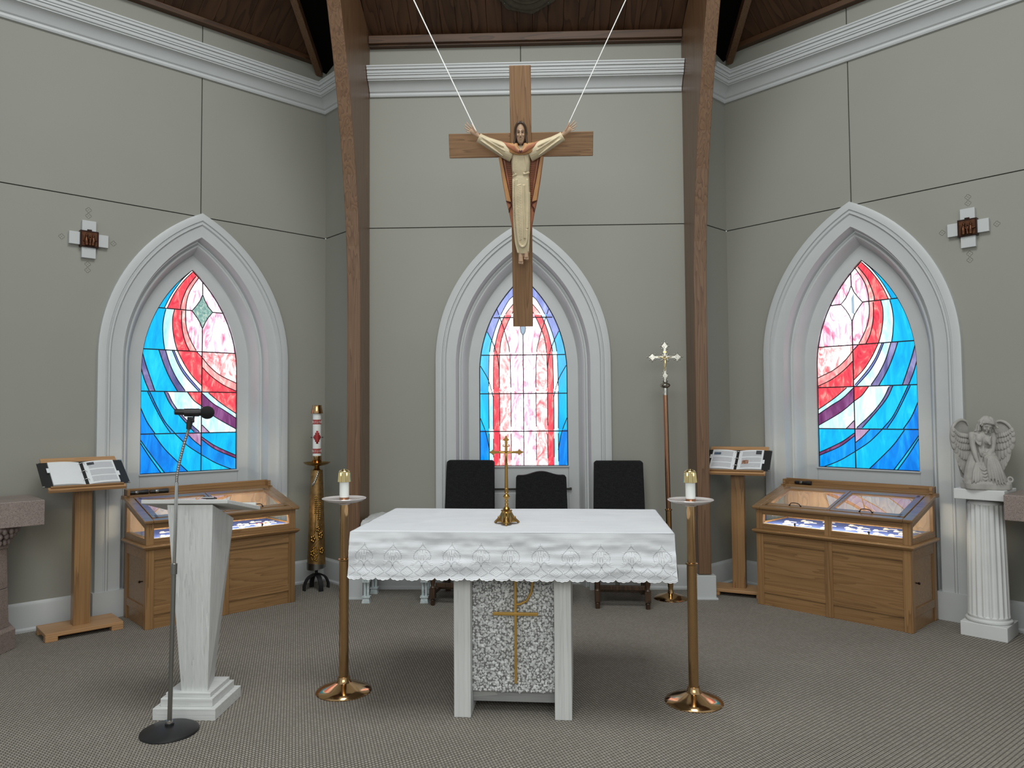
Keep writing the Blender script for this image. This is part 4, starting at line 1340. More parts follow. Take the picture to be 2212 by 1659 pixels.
    for x0, x1 in ((-A + 0.049, -0.003), (0.003, A - 0.049)):
        y0, y1 = 0.029, LD - 0.029
        f2 = MB(T); w = 0.048
        f2.box(x0, x0 + (w if x0 < -0.1 else 0.024), y0, y1, 0.003, 0.027); f2.box(x1 - (0.024 if x0 < -0.1 else w), x1, y0, y1, 0.003, 0.027)
        f2.box(x0 + 0.02, x1 - 0.02, y0, y0 + w, 0.003, 0.027); f2.box(x0 + 0.02, x1 - 0.02, y1 - w, y1, 0.003, 0.027)
        lid = P(f2, 'lid', 'oaklid', bevel=0.003)
        MB(T).box(x0 + 0.022, x1 - 0.022, y0 + w - 0.004, y1 - w + 0.004, 0.0135, 0.0165).build('lid_glass', M['glass'], lid)
        xm = (x0 + x1) / 2 + (0.05 if x0 < -0.1 else -0.05) * 0
        hd = MB(T)
        hd.tube(spline([(xm - 0.045, y0 + 0.02, 0.030), (xm - 0.036, y0 + 0.018, 0.046), (xm - 0.014, y0 + 0.014, 0.055), (xm + 0.014, y0 + 0.014, 0.055), (xm + 0.036, y0 + 0.018, 0.046), (xm + 0.045, y0 + 0.02, 0.030)], 18), 0.0035, 8)
        for q in (-0.047, 0.047):
            hd.ball((xm + q, y0 + 0.02, 0.030), (0.008, 0.007, 0.005), 10, 6)
        hd.build('handle', M['bronzeframe'], lid, smooth=50)
        P(MB(T).lathe([(0.0, 0.026), (0.006, 0.026), (0.005, 0.031), (0.0, 0.032)], 10, (x1 - 0.012 if x0 < -0.1 else x0 + 0.004, y0 + 0.012, 0)), 'screw', 'steel', smooth=40)
        lk = MB().lathe([(0.0, 0.0), (0.0065, 0.0), (0.0065, 0.014), (0.0, 0.014)], 12, ((x0 + x1) / 2 + (0.01 if x0 < -0.1 else 0.03), F + 0.013, 0.696), Matrix.Rotation(pi / 2, 3, 'X'))
        lk.cbox(((x0 + x1) / 2 + (0.01 if x0 < -0.1 else 0.03), F + 0.008, 0.691), (0.009, 0.008, 0.024))
        P(lk, 'lock', 'black', smooth=40)
    # shelf strip and gallery at the back
    P(MB().box(-A - 0.022, A + 0.022, Bk - 0.047, Bk + 0.035, zb - 0.01, zb + 0.022), 'top_ledge', 'oakX', bevel=0.004)
    P(MB().box(-A + 0.0, A - 0.0, Bk + 0.012, Bk + 0.034, zb + 0.02, 1.018), 'gallery_board', 'oakX', bevel=0.002)
    for sx in (-1, 1):
        P(MB().box(*sorted((sx * (A - 0.022), sx * A)), Bk - 0.055, Bk + 0.034, zb + 0.02, 1.015), 'gallery_end', 'oakX', bevel=0.002)
    # LED strips under the lid rails
    P(MB().box(-A + 0.07, A - 0.07, F + 0.032, F + 0.040, 0.776, 0.784), 'light_strip', 'led')
    return root


dcl = display_case(WL, 'oak display case under the window behind the whitewashed pulpit', -1)
dcr = display_case(WR, 'oak display case under the window beside the fluted white pedestal', 1)
pc = MB(); pc.tube(spline([(0.600, -0.25, 0.47), (0.65, -0.25, 0.48), (0.685, -0.25, 0.42), (0.66, -0.25, 0.34), (0.600, -0.25, 0.32)], 24), 0.0045, 8)
pc.build('power_cord', M['black'], dcl, smooth=60)

# things lying inside the cases and on them
def W2(W, x, y, z=0):
    p = W @ Vector((x, y, z)); return (p.x, p.y, p.z)


tok = None
rnd = random.Random(11)
SPOTS = {1: [(-0.40, -0.50), (-0.385, -0.47), (-0.30, -0.33), (-0.36, -0.25), (-0.26, -0.49), (-0.12, -0.36), (-0.07, -0.52), (-0.20, -0.19), (-0.45, -0.37), (0.10, -0.46), (0.06, -0.38), (0.13, -0.30), (0.22, -0.52), (0.17, -0.43), (0.27, -0.36), (0.33, -0.51), (0.30, -0.24), (0.44, -0.52), (0.47, -0.40), (0.40, -0.30), (0.50, -0.24), (0.03, -0.23)],
         -1: [(-0.46, -0.53), (-0.36, -0.46), (-0.28, -0.53), (-0.40, -0.33), (-0.18, -0.42), (-0.10, -0.52), (0.10, -0.44), (0.18, -0.50), (0.22, -0.36), (0.25, -0.44), (0.42, -0.47), (0.45, -0.38), (0.36, -0.30), (0.06, -0.30)]}
WHERE = ('close behind its front glass', 'in the middle of the blue felt', 'towards its back board')
for side, W, nm in ((1, WR, 'case beside the fluted pedestal'), (-1, WL, 'case behind the pulpit')):
    for (x, y) in SPOTS[side]:
        rowname = lambda yy: 'front' if yy < -0.45 else ('middle' if yy < -0.32 else 'back')
        mates = sorted((q for q in SPOTS[side] if rowname(q[1]) == rowname(y)), key=lambda q: -side * q[0])
        num = ('first', 'second', 'third', 'fourth', 'fifth', 'sixth', 'seventh', 'eighth', 'ninth', 'tenth')[mates.index((x, y))]
        lab = 'ivory tag on blue felt, %s from the %s end, %s row' % (num, 'fluted pedestal' if side > 0 else 'book stand', rowname(y))
        if tok is None:
            tok = thing('pendant_tag', lab, 'tag', (0, 0, 0), group='tags in the display cases'); tok.scale = (1.3, 1.3, 1.3)
            MB().box(-0.016, 0.016, -0.012, 0.012, 0.0, 0.006).build('plate', M['tag'], tok, bevel=0.002)
            MB().lathe([(0.006, 0.005), (0.011, 0.005), (0.011, 0.010), (0.006, 0.010)], 14).build('rim', M['thread'], tok, smooth=40)
            MB().tube([(0.014, 0, 0.003), (0.03, 0.002, 0.004), (0.06, -0.002, 0.003)], 0.0026, 6).build('cord', M['thread'], tok)
            r = tok
        else:
            r = dup(tok)
        r.location = W2(W, x, y, 0.6715); r.rotation_euler = (0, 0, (R45 if side < 0 else -R45) + rnd.uniform(-0.5, 0.5))
        r['label'] = lab; r['group'] = 'tags in the ' + nm
rel = thing('relic_tray', 'small white tray of gold and red trinkets in the case behind the pulpit', 'tray', W2(WL, 0.36, -0.50, 0.6715), R45)
MB().box(-0.06, 0.06, -0.03, 0.03, 0, 0.012).build('tray', M['paper'], rel, bevel=0.003)
for k in range(6):
    MB().ball((-0.045 + 0.018 * k, rnd.uniform(-0.015, 0.015), 0.016), (0.008, 0.006, 0.005), 8, 5).build('trinket', M['bell'] if k % 2 else M['red'], rel, smooth=180)


def flashlight(lab, loc, rz):
    f = thing('flashlight', lab, 'flashlight', loc, rz)
    Rx = Matrix.Rotation(pi / 2, 3, 'Y')
    MB().lathe([(0.0, -0.075), (0.011, -0.075), (0.013, -0.072), (0.013, 0.01), (0.0155, 0.02), (0.017, 0.05), (0.017, 0.07), (0.0, 0.07)], 18, (0, 0, 0.017), Rx).build('barrel', M['black'], f, smooth=40)
    MB().lathe([(0.0138, -0.03), (0.0142, -0.028), (0.0142, -0.01), (0.0138, -0.008)], 18, (0, 0, 0.017), Rx).build('grip_ring', M['steel'], f, smooth=40)
    return f


LEDZ = 0.968
flashlight('black pocket flashlight on the case behind the pulpit, at the corner post end', W2(WL, -0.50, -0.075, LEDZ), R45 + 0.02)
flashlight('black pocket flashlight lying next to another on the case behind the pulpit', W2(WL, -0.345, -0.082, LEDZ), R45 - 0.06)
flashlight('single black pocket flashlight on the case beside the fluted pedestal', W2(WR, -0.44, -0.08, LEDZ), -R45 + 0.04)

# ---- oak book stands with ring binders


def book_stand(lab, loc, rz, hl=0.255, hd=0.16):
    b = thing('book_stand', lab, 'book stand', loc, rz)
    MB().box(-hl, hl, -hd, hd, 0.032, 0.06).build('base_board', M['oaklX'], b, bevel=0.004)
    for y in (-hd + 0.03, hd - 0.03):
        for x in (-hl + 0.04, hl - 0.04):
            MB().box(x - 0.04, x + 0.04, y - 0.03, y + 0.03, 0.0, 0.032).build('foot', M['oaklX'], b, bevel=0.003)
    MB().box(-0.056, 0.056, -0.045, 0.045, 0.058, 1.085).build('post', M['oakZ'], b, bevel=0.003)
    T = Matrix.Translation((0, -0.165, 1.072)) @ Matrix.Rotation(radians(33), 4, 'X')
    MB(T).box(-0.255, 0.255, 0.0, 0.38, 0.0, 0.019).build('top_board', M['oaklX'], b, bevel=0.003)
    MB(T).box(-0.255, 0.255, -0.018, 0.0, -0.004, 0.022).build('ledge', M['oaklX'], b, bevel=0.003)
    MB(T).box(-0.24, 0.24, 0.0, 0.016, 0.019, 0.034).build('lip', M['oakX'], b, bevel=0.002)
    MB(T).box(-0.03, 0.0, 0.03, 0.10, -0.02, 0.0).build('bracket', M['black'], b)
    return b, T


def binder(lab, loc, rz, T, left_pics, right_pics, left_print):
    d = thing('ring_binder', lab, 'binder', loc, rz)
    T2 = T @ Matrix.Translation((0.0, 0.018, 0.0195))
    for sx in (-1, 1):
        MB(T2).box(*sorted((sx * 0.018, sx * 0.288)), 0.0, 0.300, 0.0, 0.004).build('cover', M['black'], d, bevel=0.001)
        for y in (0.006, 0.294):
            MB(T2).cbox((sx * 0.281, y, 0.003), (0.014, 0.012, 0.007)).build('corner_guard', M['chrome'], d)
        # pages: a stack whose top curves down into the rings
        def sheet(u, v, top=True):
            x = 0.012 + 0.208 * u
            return (sx * x, 0.008 + 0.276 * v, 0.006 + 0.016 * (1 - (1 - u) ** 3) - 0.004 * u * u + 0.0)
        st = MB(T2); rings = []
        for i in range(9):
            u = i / 8; x, _, z = sheet(u, 0)
            rings.append([(x, 0.008, 0.004), (x, 0.284, 0.004), (x, 0.284, z), (x, 0.008, z)])
        st.loft(rings); pg = st.build('page_stack', M['paper'], d, smooth=30)
        pr = (sx > 0) or left_print

        def patch(u0, u1, v0, v1, mat, nm, lift=0.0006):
            m = MB(); pts = []
            m.grid(lambda a, b: (lambda p: (p[0], p[1], p[2] + lift))(sheet(u0 + (u1 - u0) * a, v0 + (v1 - v0) * b)), 6, 1)
            o = m.build(nm, M[mat], pg, fix=False)
            o.matrix_local = T2
            return o
        if pr:
            for v0, v1 in ((0.07, 0.30), (0.35, 0.60), (0.66, 0.92)):
                patch(0.14, 0.94, v0, v1, 'print', 'printed_text')
        for (u0, u1, v0, v1, mt) in (right_pics if sx > 0 else left_pics):
            patch(u0, u1, v0, v1, 'paper', 'picture_margin', 0.0010); e = 0.012
            patch(u0 + e, u1 - e, v0 + e, v1 - e, mt, 'picture', 0.0014)
        MB(T2).cbox((sx * 0.226, 0.19 if sx < 0 else 0.12, 0.012), (0.022, 0.055, 0.002)).build('index_tab', M['paper'], d)
    sp = MB(T2); sp.box(-0.018, 0.018, 0.0, 0.300, 0.0, 0.003); sp.build('spine', M['black'], d)
    for y in (0.05, 0.15, 0.25):
        MB(T2).tube([(0.022 * cos(a), y, 0.006 + 0.020 * sin(a)) for a in [pi * k / 10 for k in range(11)]], 0.0016, 6).build('ring', M['chrome'], d, smooth=60)
    return d


bl, TB = book_stand('oak book stand on a low base beside the pink granite table', (-3.28, 5.515, 0), radians(44.5))
binder('open ring binder with one blank page on the stand beside the granite table', (-3.28, 5.515, 0), radians(44.5), TB, [], [(0.10, 0.36, 0.80, 0.95, 'photo_dark')], False)
br, TB = book_stand('oak book stand standing behind the tall pine column in the corner', (1.94, 6.685, 0), radians(-24), 0.235, 0.13)
binder('open ring binder with pictures on both pages behind the pine column', (1.94, 6.685, 0), radians(-24), TB, [(0.62, 0.94, 0.70, 0.86, 'photo_blue')], [(0.68, 0.94, 0.74, 0.97, 'photo_dark'), (0.16, 0.46, 0.24, 0.47, 'photo_brown')], True)
# ================================================================== CHAIRS, SMALL TABLES, STANDS
def chair(lab, loc, rz, back_top, camel=False, w=0.43):
    c = thing('chair', lab, 'chair', loc, rz, group='black upholstered chairs behind the altar')
    # frame: turned front legs, square raked back legs, H stretcher
    for sx in (-1, 1):
        lg = MB(); x = sx * 0.205
        lg.cbox((x, -0.225, 0.38), (0.052, 0.052, 0.09))
        lg.lathe([(0.0, 0.0), (0.017, 0.0), (0.020, 0.03), (0.022, 0.045), (0.018, 0.05), (0.024, 0.06), (0.0, 0.062)], 14, (x, -0.225, 0))
        lg.cbox((x, -0.225, 0.10), (0.048, 0.048, 0.085))
        lg.lathe([(0.0, 0.135), (0.024, 0.138), (0.026, 0.148), (0.018, 0.156), (0.015, 0.165), (0.023, 0.20), (0.024, 0.24), (0.016, 0.31), (0.022, 0.32), (0.022, 0.335), (0.0, 0.34)], 14, (x, -0.225, 0))
        lg.build('leg', M['darkoak'], c, smooth=40)
        MB().loft([[(x - 0.02, 0.27, 0), (x + 0.02, 0.27, 0), (x + 0.02, 0.31, 0), (x - 0.02, 0.31, 0)], [(x - 0.022, 0.21, 0.42), (x + 0.022, 0.21, 0.42), (x + 0.022, 0.26, 0.42), (x - 0.022, 0.26, 0.42)]]).build('leg', M['darkoak'], c)
        MB().box(x - 0.014, x + 0.014, -0.21, 0.27, 0.085, 0.115).build('stretcher', M['darkoak'], c, bevel=0.003)
    MB().box(-0.2, 0.2, -0.03, 0.0, 0.088, 0.112).build('stretcher', M['darkoak'], c, bevel=0.003)
    MB().box(-0.19, 0.19, -0.20, -0.17, 0.145, 0.18).build('stretcher', M['darkoak'], c, bevel=0.003)
    MB().box(-0.225, 0.225, -0.25, 0.24, 0.40, 0.44).build('seat_rail', M['darkoak'], c, bevel=0.003)
    s = MB(); s.grid(lambda u, v: (-0.235 + 0.47 * u, -0.26 + 0.50 * v, 0.445 + 0.05 * (min(1, 12 * min(u, 1 - u, v, 1 - v) + 0.3)) + 0.015 * sin(pi * u) * sin(pi * v)), 24, 24)
    s.box(-0.235, 0.235, -0.26, 0.24, 0.425, 0.462)
    s.build('seat', M['blackcloth'], c, smooth=60)
    h = back_top
    pr = []
    n = 20
    for side in (0, 1):
        pass
    out = [(-w / 2 - 0.018, 0.44), (-w / 2 - 0.004, h - 0.02), (-w / 2 + 0.006, h - 0.004), (-w / 2 + 0.02, h)]
    if camel:
        for i in range(n + 1):
            u = i / n; out.append((-w / 2 + 0.03 + (w - 0.06) * u, h + 0.035 * (0.5 - 0.5 * cos(2 * pi * min(1, max(0, (u - 0.06) / 0.88)))) ** 0.9))
    out += [(w / 2 - 0.02, h), (w / 2 - 0.006, h - 0.004), (w / 2 + 0.004, h - 0.02), (w / 2 + 0.018, 0.44)]
    b = MB(); b.prism(out, 0.0, 0.075, lambda x, y, z: (x, 0.205 + y + 0.12 * (z - 0.44), z))
    b.build('backrest', M['blackcloth'], c, bevel=0.012, seg=3)
    return c


chair('tall black upholstered chair with a square top, the one nearer the white table', (-0.50, 6.48, 0), radians(-8), 1.185)
chair('lower black upholstered chair with a curved camelback top, in the middle', (0.195, 6.50, 0), radians(1), 1.045, True, 0.45)
chair('tall black upholstered chair with a square top, the one nearer the processional cross', (0.862, 6.40, 0), radians(-4), 1.178)

# ---- distressed white gothic side table with a grey cloth
gt = thing('side_table', 'distressed white gothic side table with twin colonette legs behind the altar', 'table', (-1.07, 6.545, 0), radians(0.5))
for sx in (-1, 1):
    for sy in (-1, 1):
        x, y = sx * 0.25, sy * 0.165
        l = MB()
        l.loft([[(x + a * 0.034, y + b * 0.034, 0.0) for a, b in ((-1, -1), (1, -1), (1, 1), (-1, 1))], [(x + a * 0.027, y + b * 0.027, 0.042) for a, b in ((-1, -1), (1, -1), (1, 1), (-1, 1))]])
        l.cbox((x, y, 0.05), (0.07, 0.07, 0.01))
        for a in (-0.014, 0.014):
            l.tube([(x + a, y, 0.05), (x + a, y, 0.175)], 0.0115, 10)
            l.lathe([(0.0, 0.16), (0.015, 0.162), (0.015, 0.172), (0.0, 0.174)], 10, (x + a, y, 0))
        l.cbox((x, y, 0.205), (0.062, 0.062, 0.06))
        for a in (-0.014, 0.014):
            l.tube([(x + a, y, 0.23), (x + a, y, 0.63)], 0.0115, 10)
        for k in range(4):
            l.ball((x + 0.012 * cos(k * pi / 2 + 0.8), y - 0.032, 0.205 + 0.012 * sin(k * pi / 2 + 0.8)), (0.009, 0.004, 0.009), 8, 5)
        l.build('leg', M['distress'], gt, smooth=40)
    # side brackets with a ball
    bk = MB(); bk.box(sx * 0.25 - 0.012, sx * 0.25 + 0.012, -0.135, 0.135, 0.185, 0.21); bk.ball((sx * 0.25, -0.06, 0.218), (0.012, 0.02, 0.02), 10, 6)
    bk.build('stretcher', M['distress'], gt, smooth=40)
for sy in (-1, 1):
    tr = MB()
    for sx in (-1, 1):
        pts = spline([(sx * 0.25, sy * 0.165, 0.21), (sx * 0.225, sy * 0.165, 0.215), (sx * 0.185, sy * 0.165, 0.245), (sx * 0.12, sy * 0.165, 0.30), (0.0, sy * 0.165, 0.335)], 20)
        tr.tube(pts, 0.013, 8); tr.tube([p + Vector((0, 0, 0.03 + 0.02 * (1 - abs(p.x) / 0.25))) for p in pts], 0.009, 8)
        for q in (0.23, 0.16):
            tr.ball((sx * q, sy * 0.165, 0.26), (0.016, 0.008, 0.016), 8, 6)
    if sy > 0:
        tr.build('arch_tracery', M['distress'], gt, smooth=60)
MB().box(-0.275, 0.275, -0.19, 0.19, 0.62, 0.665).build('apron', M['distress'], gt, bevel=0.004)
MB().box(-0.284, 0.284, -0.205, 0.205, 0.665, 0.69).build('tabletop', M['distress'], gt, bevel=0.005)
gc = thing('table_cover', 'crumpled pale grey cover draped over the white gothic side table', 'cloth', (-1.07, 6.545, 0), radians(0.5))


def cover(u, v):
    x, y = -0.288 + 0.576 * u, -0.225 + 0.45 * v
    e = max(abs(x) - 0.278, abs(y) - 0.205, 0)
    return (x, y, 0.697 + 0.04 * max(0, 1 - ((x + 0.12) / 0.2) ** 2) * (0.6 + 0.5 * mnoise.noise(Vector((x * 9, y * 9, 0)))) + 0.008 * mnoise.noise(Vector((x * 30, y * 30, 3))) - 2.3 * e)


MB().grid(cover, 48, 32).build('fabric', M['greycloth'], gc, smooth=60)

# ---- pink granite side tables
def granite_table(lab, W, x0, x1, pillar):
    t = thing('granite_table', lab, 'table', W.translation, R45 if W is WL else -R45)
    MB().box(x0, x1, -0.58 if W is WL else -0.47, -0.06, 0.855, 1.028).build('slab', M['granite'], t, bevel=0.004)
    pillar(t)
    return t


def oct_pillar(t):
    cx, cy = -1.60, -0.34
    octo = lambda r, z: [(cx + r * cos(pi / 8 + k * pi / 4) / cos(pi / 8), cy + r * sin(pi / 8 + k * pi / 4) / cos(pi / 8), z) for k in range(8)]
    MB().loft([octo(0.205, 0.0), octo(0.205, 0.135), octo(0.19, 0.155)]).build('base', M['granite'], t, bevel=0.004)
    MB().loft([octo(0.168, 0.155), octo(0.158, 0.42)]).build('shaft', M['granite'], t, bevel=0.004)
    MB().loft([octo(0.158, 0.423), octo(0.150, 0.695)]).build('shaft', M['granite'], t, bevel=0.004)
    MB().loft([octo(0.155, 0.695), octo(0.16, 0.71), octo(0.15, 0.73), octo(0.16, 0.76), octo(0.185, 0.80), octo(0.215, 0.83), octo(0.215, 0.855)]).build('capital', M['granite'], t, bevel=0.003)
    lf = MB(); r2 = random.Random(5)
    for k in range(26):
        a = 2 * pi * k / 26
        for z, r in ((0.745, 0.175), (0.79, 0.20), (0.825, 0.222)):
            p = (cx + r * cos(a + z * 9), cy + r * sin(a + z * 9), z)
            lf.ball(p, (0.017, 0.017, 0.024), 7, 5)
    lf.build('carved_leaves', M['granite'], t, smooth=180)


def slab_pillar(t):
    MB().box(1.235, 1.75, -0.35, -0.10, 0.0, 0.62).build('support', M['granite'], t, bevel=0.004)
    MB().box(1.26, 1.75, -0.32, -0.10, 0.62, 0.855).build('support_neck', M['granite'], t, bevel=0.004)


granite_table('pink granite side table on a carved octagonal pillar beside the book stand', WL, -2.3, -1.262, oct_pillar)
granite_table('pink granite side table on a plain stone support beside the fluted pedestal', WR, 1.155, 2.2, slab_pillar)

# ---- fluted pedestal
pd = thing('pedestal', 'white fluted column pedestal carrying the grey angel statue', 'pedestal', (3.385, 5.485, 0), -R45)
MB().box(-0.145, 0.145, -0.145, 0.145, 0.0, 0.10).build('plinth', M['whiteplaster'], pd, bevel=0.004)
MB().lathe([(0.0, 0.10), (0.138, 0.10), (0.146, 0.108), (0.146, 0.118), (0.138, 0.126), (0.128, 0.128), (0.132, 0.136), (0.132, 0.142), (0.126, 0.148), (0.0, 0.15)], 48).build('torus', M['whiteplaster'], pd, smooth=40)
rings = []
for z, r in ((0.145, 0.133), (0.155, 0.130), (0.5, 0.125), (0.92, 0.116), (0.935, 0.114)):
    ring_ = []
    for k in range(20 * 8):
        f = (k % 8) / 8
        d = 0.0 if f < 0.2 else 0.011 * sin(pi * (f - 0.2) / 0.8)
        a = 2 * pi * k / 160
        ring_.append(((r - d) * cos(a), (r - d) * sin(a), z))
    rings.append(ring_)
MB().loft(rings).build('shaft', M['whiteplaster'], pd, smooth=35)
MB().lathe([(0.0, 0.93), (0.112, 0.93), (0.112, 0.938), (0.105, 0.948), (0.085, 0.960), (0.06, 0.968), (0.05, 0.985), (0.0, 0.985)], 48).build('echinus', M['whiteplaster'], pd, smooth=40)
MB().box(-0.158, 0.158, -0.158, 0.158, 0.972, 1.045).build('abacus', M['whiteplaster'], pd, bevel=0.004)

# ---- paschal candle on its stand
pa = thing('paschal_stand', 'tapering brass-clad candle stand on an arched black iron foot in the corner', 'candle stand', (-1.895, 6.86, 0))
for k, a in enumerate((radians(38), radians(128))):
    ft = MB(); pts = spline([(-0.115, 0, 0.0), (-0.112, 0, 0.05), (-0.085, 0, 0.105), (-0.04, 0, 0.132), (0, 0, 0.138), (0.04, 0, 0.132), (0.085, 0, 0.105), (0.112, 0, 0.05), (0.115, 0, 0.0)], 30)
    w = 0.02
    rg = []
    for i, p in enumerate(pts):
        t = (pts[min(i + 1, 29)] - pts[max(i - 1, 0)]).normalized(); nrm = Vector((-t.z, 0, t.x)) * 0.008
        rg.append([(p.x + nrm.x, -w, p.z + nrm.z), (p.x + nrm.x, w, p.z + nrm.z), (p.x - nrm.x, w, p.z - nrm.z), (p.x - nrm.x, -w, p.z - nrm.z)])
    ft.M = Matrix.Rotation(a, 4, 'Z'); ft.loft(rg)
    ft.build('foot_arch', M['iron'], pa, smooth=40)
MB().tube([(0, 0, 0.13), (0, 0, 0.23)], 0.014, 12).build('stem', M['iron'], pa, smooth=40)
colz = lambda z: 0.085 + (0.055 - 0.085) * (z - 0.20) / 0.90
rg = []
for i in range(13):
    z = 0.205 + 0.892 * i / 12
    rg.append([(colz(z) * cos(2 * pi * k / 12) / cos(pi / 24), colz(z) * sin(2 * pi * k / 12) / cos(pi / 24), z) for k in range(12)])
MB().loft(rg).build('column', plain('aged_brass', (0.33, 0.20, 0.075), 0.42, 0.75, var=0.3, vscale=30, bstr=0.25, bscale=45), pa, smooth=50)
bt = []
for z, d in ((0.198, 0.003), (0.235, 0.0035)):
    bt.append([((colz(0.2) + d) * cos(2 * pi * k / 24), (colz(0.2) + d) * sin(2 * pi * k / 24), z - (0.014 if z > 0.2 else -0.012) * sin(2 * pi * k / 24 + 0.6)) for k in range(24)])
MB().loft(bt).build('lower_band', M['steel'], pa, smooth=60)
rl = MB(); r2 = random.Random(9)


def oncol(a, z, off=0.0):
    r = colz(z) + off; return Vector((r * cos(a), r * sin(a), z))


FR = radians(-70)
for da, z0, z1 in ((-0.30, 0.52, 0.86), (0.12, 0.50, 0.80)):
    rl.tube([oncol(FR + da + 0.15 * sin((z - z0) * 5), z, 0.001) for z in [z0 + (z1 - z0) * k / 8 for k in range(9)]], 0.0028, 6)
    for k in range(9):
        z = z1 - 0.15 + 0.018 * k
        for m in (-1, 1):
            p = oncol(FR + da + 0.15 * sin((z - z0) * 5) + m * 0.13, z, 0.0)
            rl.ball(p, (0.006, 0.006, 0.011), 7, 5)
            rl.tube([p, p + Vector((0, 0, 0.03)) + Vector((cos(FR + m), sin(FR + m), 0)) * 0.004], 0.001, 4)
for k in range(34):
    t = k / 34
    rl.ball(oncol(FR - 0.15 + r2.uniform(-0.34, 0.34) * (1 - 0.6 * t), 0.40 - 0.13 * t, -0.001), 0.0085, 8, 6)
for a, z, s in ((-0.5, 0.47, 1.3), (0.45, 0.50, 1.2), (0.55, 0.36, 1.2), (-0.55, 0.34, 1.1), (0.1, 0.56, 1.0)):
    for j in range(5):
        b = 2 * pi * j / 5
        rl.ball(oncol(FR + a + 0.16 * s * cos(b), z + 0.018 * s * sin(b), 0.0), (0.011 * s, 0.011 * s, 0.013 * s), 8, 5)
rl.tube([oncol(FR + 0.7 * sin(z * 14), z, 0.001) for z in [0.27 + 0.33 * k / 30 for k in range(31)]], 0.0028, 6)
note(rl.build('relief', M['brass'], pa, smooth=180), 'raised brass relief of wheat ears, vine leaves and grapes')
sv = MB()
for k in range(9):
    t = k / 8; sv.ball(oncol(FR - 0.75 + 0.9 * t, 0.965 + 0.11 * t ** 1.5, -0.002), (0.009, 0.007, 0.017), 8, 5)
sv.build('silver_flame', M['silver'], pa, smooth=180)
MB().lathe([(0.0, 1.095), (0.045, 1.095), (0.03, 1.105), (0.024, 1.125), (0.03, 1.135), (0.07, 1.14), (0.105, 1.152), (0.124, 1.168), (0.121, 1.170), (0.10, 1.158), (0.05, 1.150), (0.0, 1.150)], 40).build('drip_dish', M['brass'], pa, smooth=40)
MB().lathe([(0.041, 1.145), (0.043, 1.148), (0.043, 1.228), (0.040, 1.230), (0.0, 1.230)], 28).build('socket', M['gold'], pa, smooth=40)
pcd = thing('paschal_candle', 'large white paschal candle with red bands and a red cross', 'candle', (-1.895, 6.86, 0))
MB().lathe([(0.0, 1.19), (0.0385, 1.19), (0.0385, 1.635), (0.0, 1.635)], 32).build('wax', M['wax'], pcd, smooth=40)
for z0, z1 in ((1.252, 1.296), (1.522, 1.565)):
    bd = MB(); bd.lathe([(0.0388, z0), (0.0398, z0), (0.0398, z1), (0.0388, z1)], 32)
    b = bd.build('red_band', M['red'], pcd, smooth=40)
    lt = MB()
    for k in range(16):
        a = 2 * pi * k / 16; zz = (z0 + z1) / 2
        P = lambda da, dz: Vector((0.0402 * cos(a + da), 0.0402 * sin(a + da), zz + dz))
        lt.tube([P(0, -0.014), P(0.11, 0), P(0, 0.014), P(-0.11, 0), P(0, -0.014)] if k % 2 else [P(-0.12, -0.012), P(0.12, 0.012)], 0.0010, 4)
        if k % 2 == 0:
            lt.tube([P(-0.12, 0.012), P(0.12, -0.012)], 0.0010, 4)
    lt.build('pattern', M['wax'], b)
cr = MB()
for x0, x1, z0, z1 in ((-0.010, 0.010, 1.342, 1.462), (-0.020, 0.020, 1.360, 1.444), (-0.030, 0.030, 1.380, 1.424), (-0.040, 0.040, 1.392, 1.412)):
    cr.grid(lambda u, v: (lambda a, z: (0.0402 * cos(a), 0.0402 * sin(a), z))(FR + (x0 + (x1 - x0) * u) / 0.0402, z0 + (z1 - z0) * v), 6, 4)
o = cr.build('red_cross', M['red'], pcd, smooth=60, fix=False)
sm = o.modifiers.new('t', 'SOLIDIFY'); sm.thickness = 0.001
for a in (FR - 1.35, FR + 1.35):
    d = Vector((cos(a), sin(a), 0)); pin = MB(); pin.tube([d * 0.036 + Vector((0, 0, 1.40)), d * 0.048 + Vector((0, 0, 1.40))], 0.002, 6); pin.ball(d * 0.052 + Vector((0, 0, 1.40)), 0.006, 8, 6)
    pin.build('pin', M['black'], pcd, smooth=180)
MB().lathe([(0.0525, 1.622), (0.055, 1.626), (0.041, 1.690), (0.043, 1.700), (0.038, 1.700), (0.037, 1.690), (0.049, 1.626)], 32).build('follower_cap', M['gold'], pcd, smooth=40)

# ---- processional cross
pc = thing('processional_cross', 'silver processional crucifix on a tall rose-brass pole before the pine column', 'cross', (1.300, 6.52, 0))
MB().lathe([(0.0, 0.0), (0.142, 0.0), (0.145, 0.004), (0.138, 0.012), (0.10, 0.028), (0.055, 0.042), (0.028, 0.05), (0.022, 0.075), (0.022, 0.11), (0.0, 0.112)], 48).build('base', M['gold'], pc, smooth=30)
MB().tube([(0, 0, 0.10), (-0.008, 0, 0.765)], 0.0245, 20).build('lower_pole', M['gold'], pc, smooth=40)
MB().lathe([(0.024, 0.755), (0.031, 0.760), (0.031, 0.768), (0.022, 0.774)], 20, (-0.008, 0, 0)).build('collar', M['gold'], pc, smooth=40)
MB().tube([(-0.008, 0, 0.76), (-0.02, 0, 1.82)], 0.0205, 20).build('upper_pole', M['copper'], pc, smooth=40)
hx = -0.02
MB().lathe([(0.0, 1.76), (0.0225, 1.76), (0.0225, 1.822), (0.03, 1.826), (0.042, 1.838), (0.045, 1.848), (0.040, 1.858), (0.024, 1.866), (0.018, 1.874), (0.026, 1.880), (0.024, 1.886), (0.011, 1.892), (0.010, 1.905), (0.0, 1.905)], 24, (hx, 0, 0)).build('knop', M['silver'], pc, smooth=40)


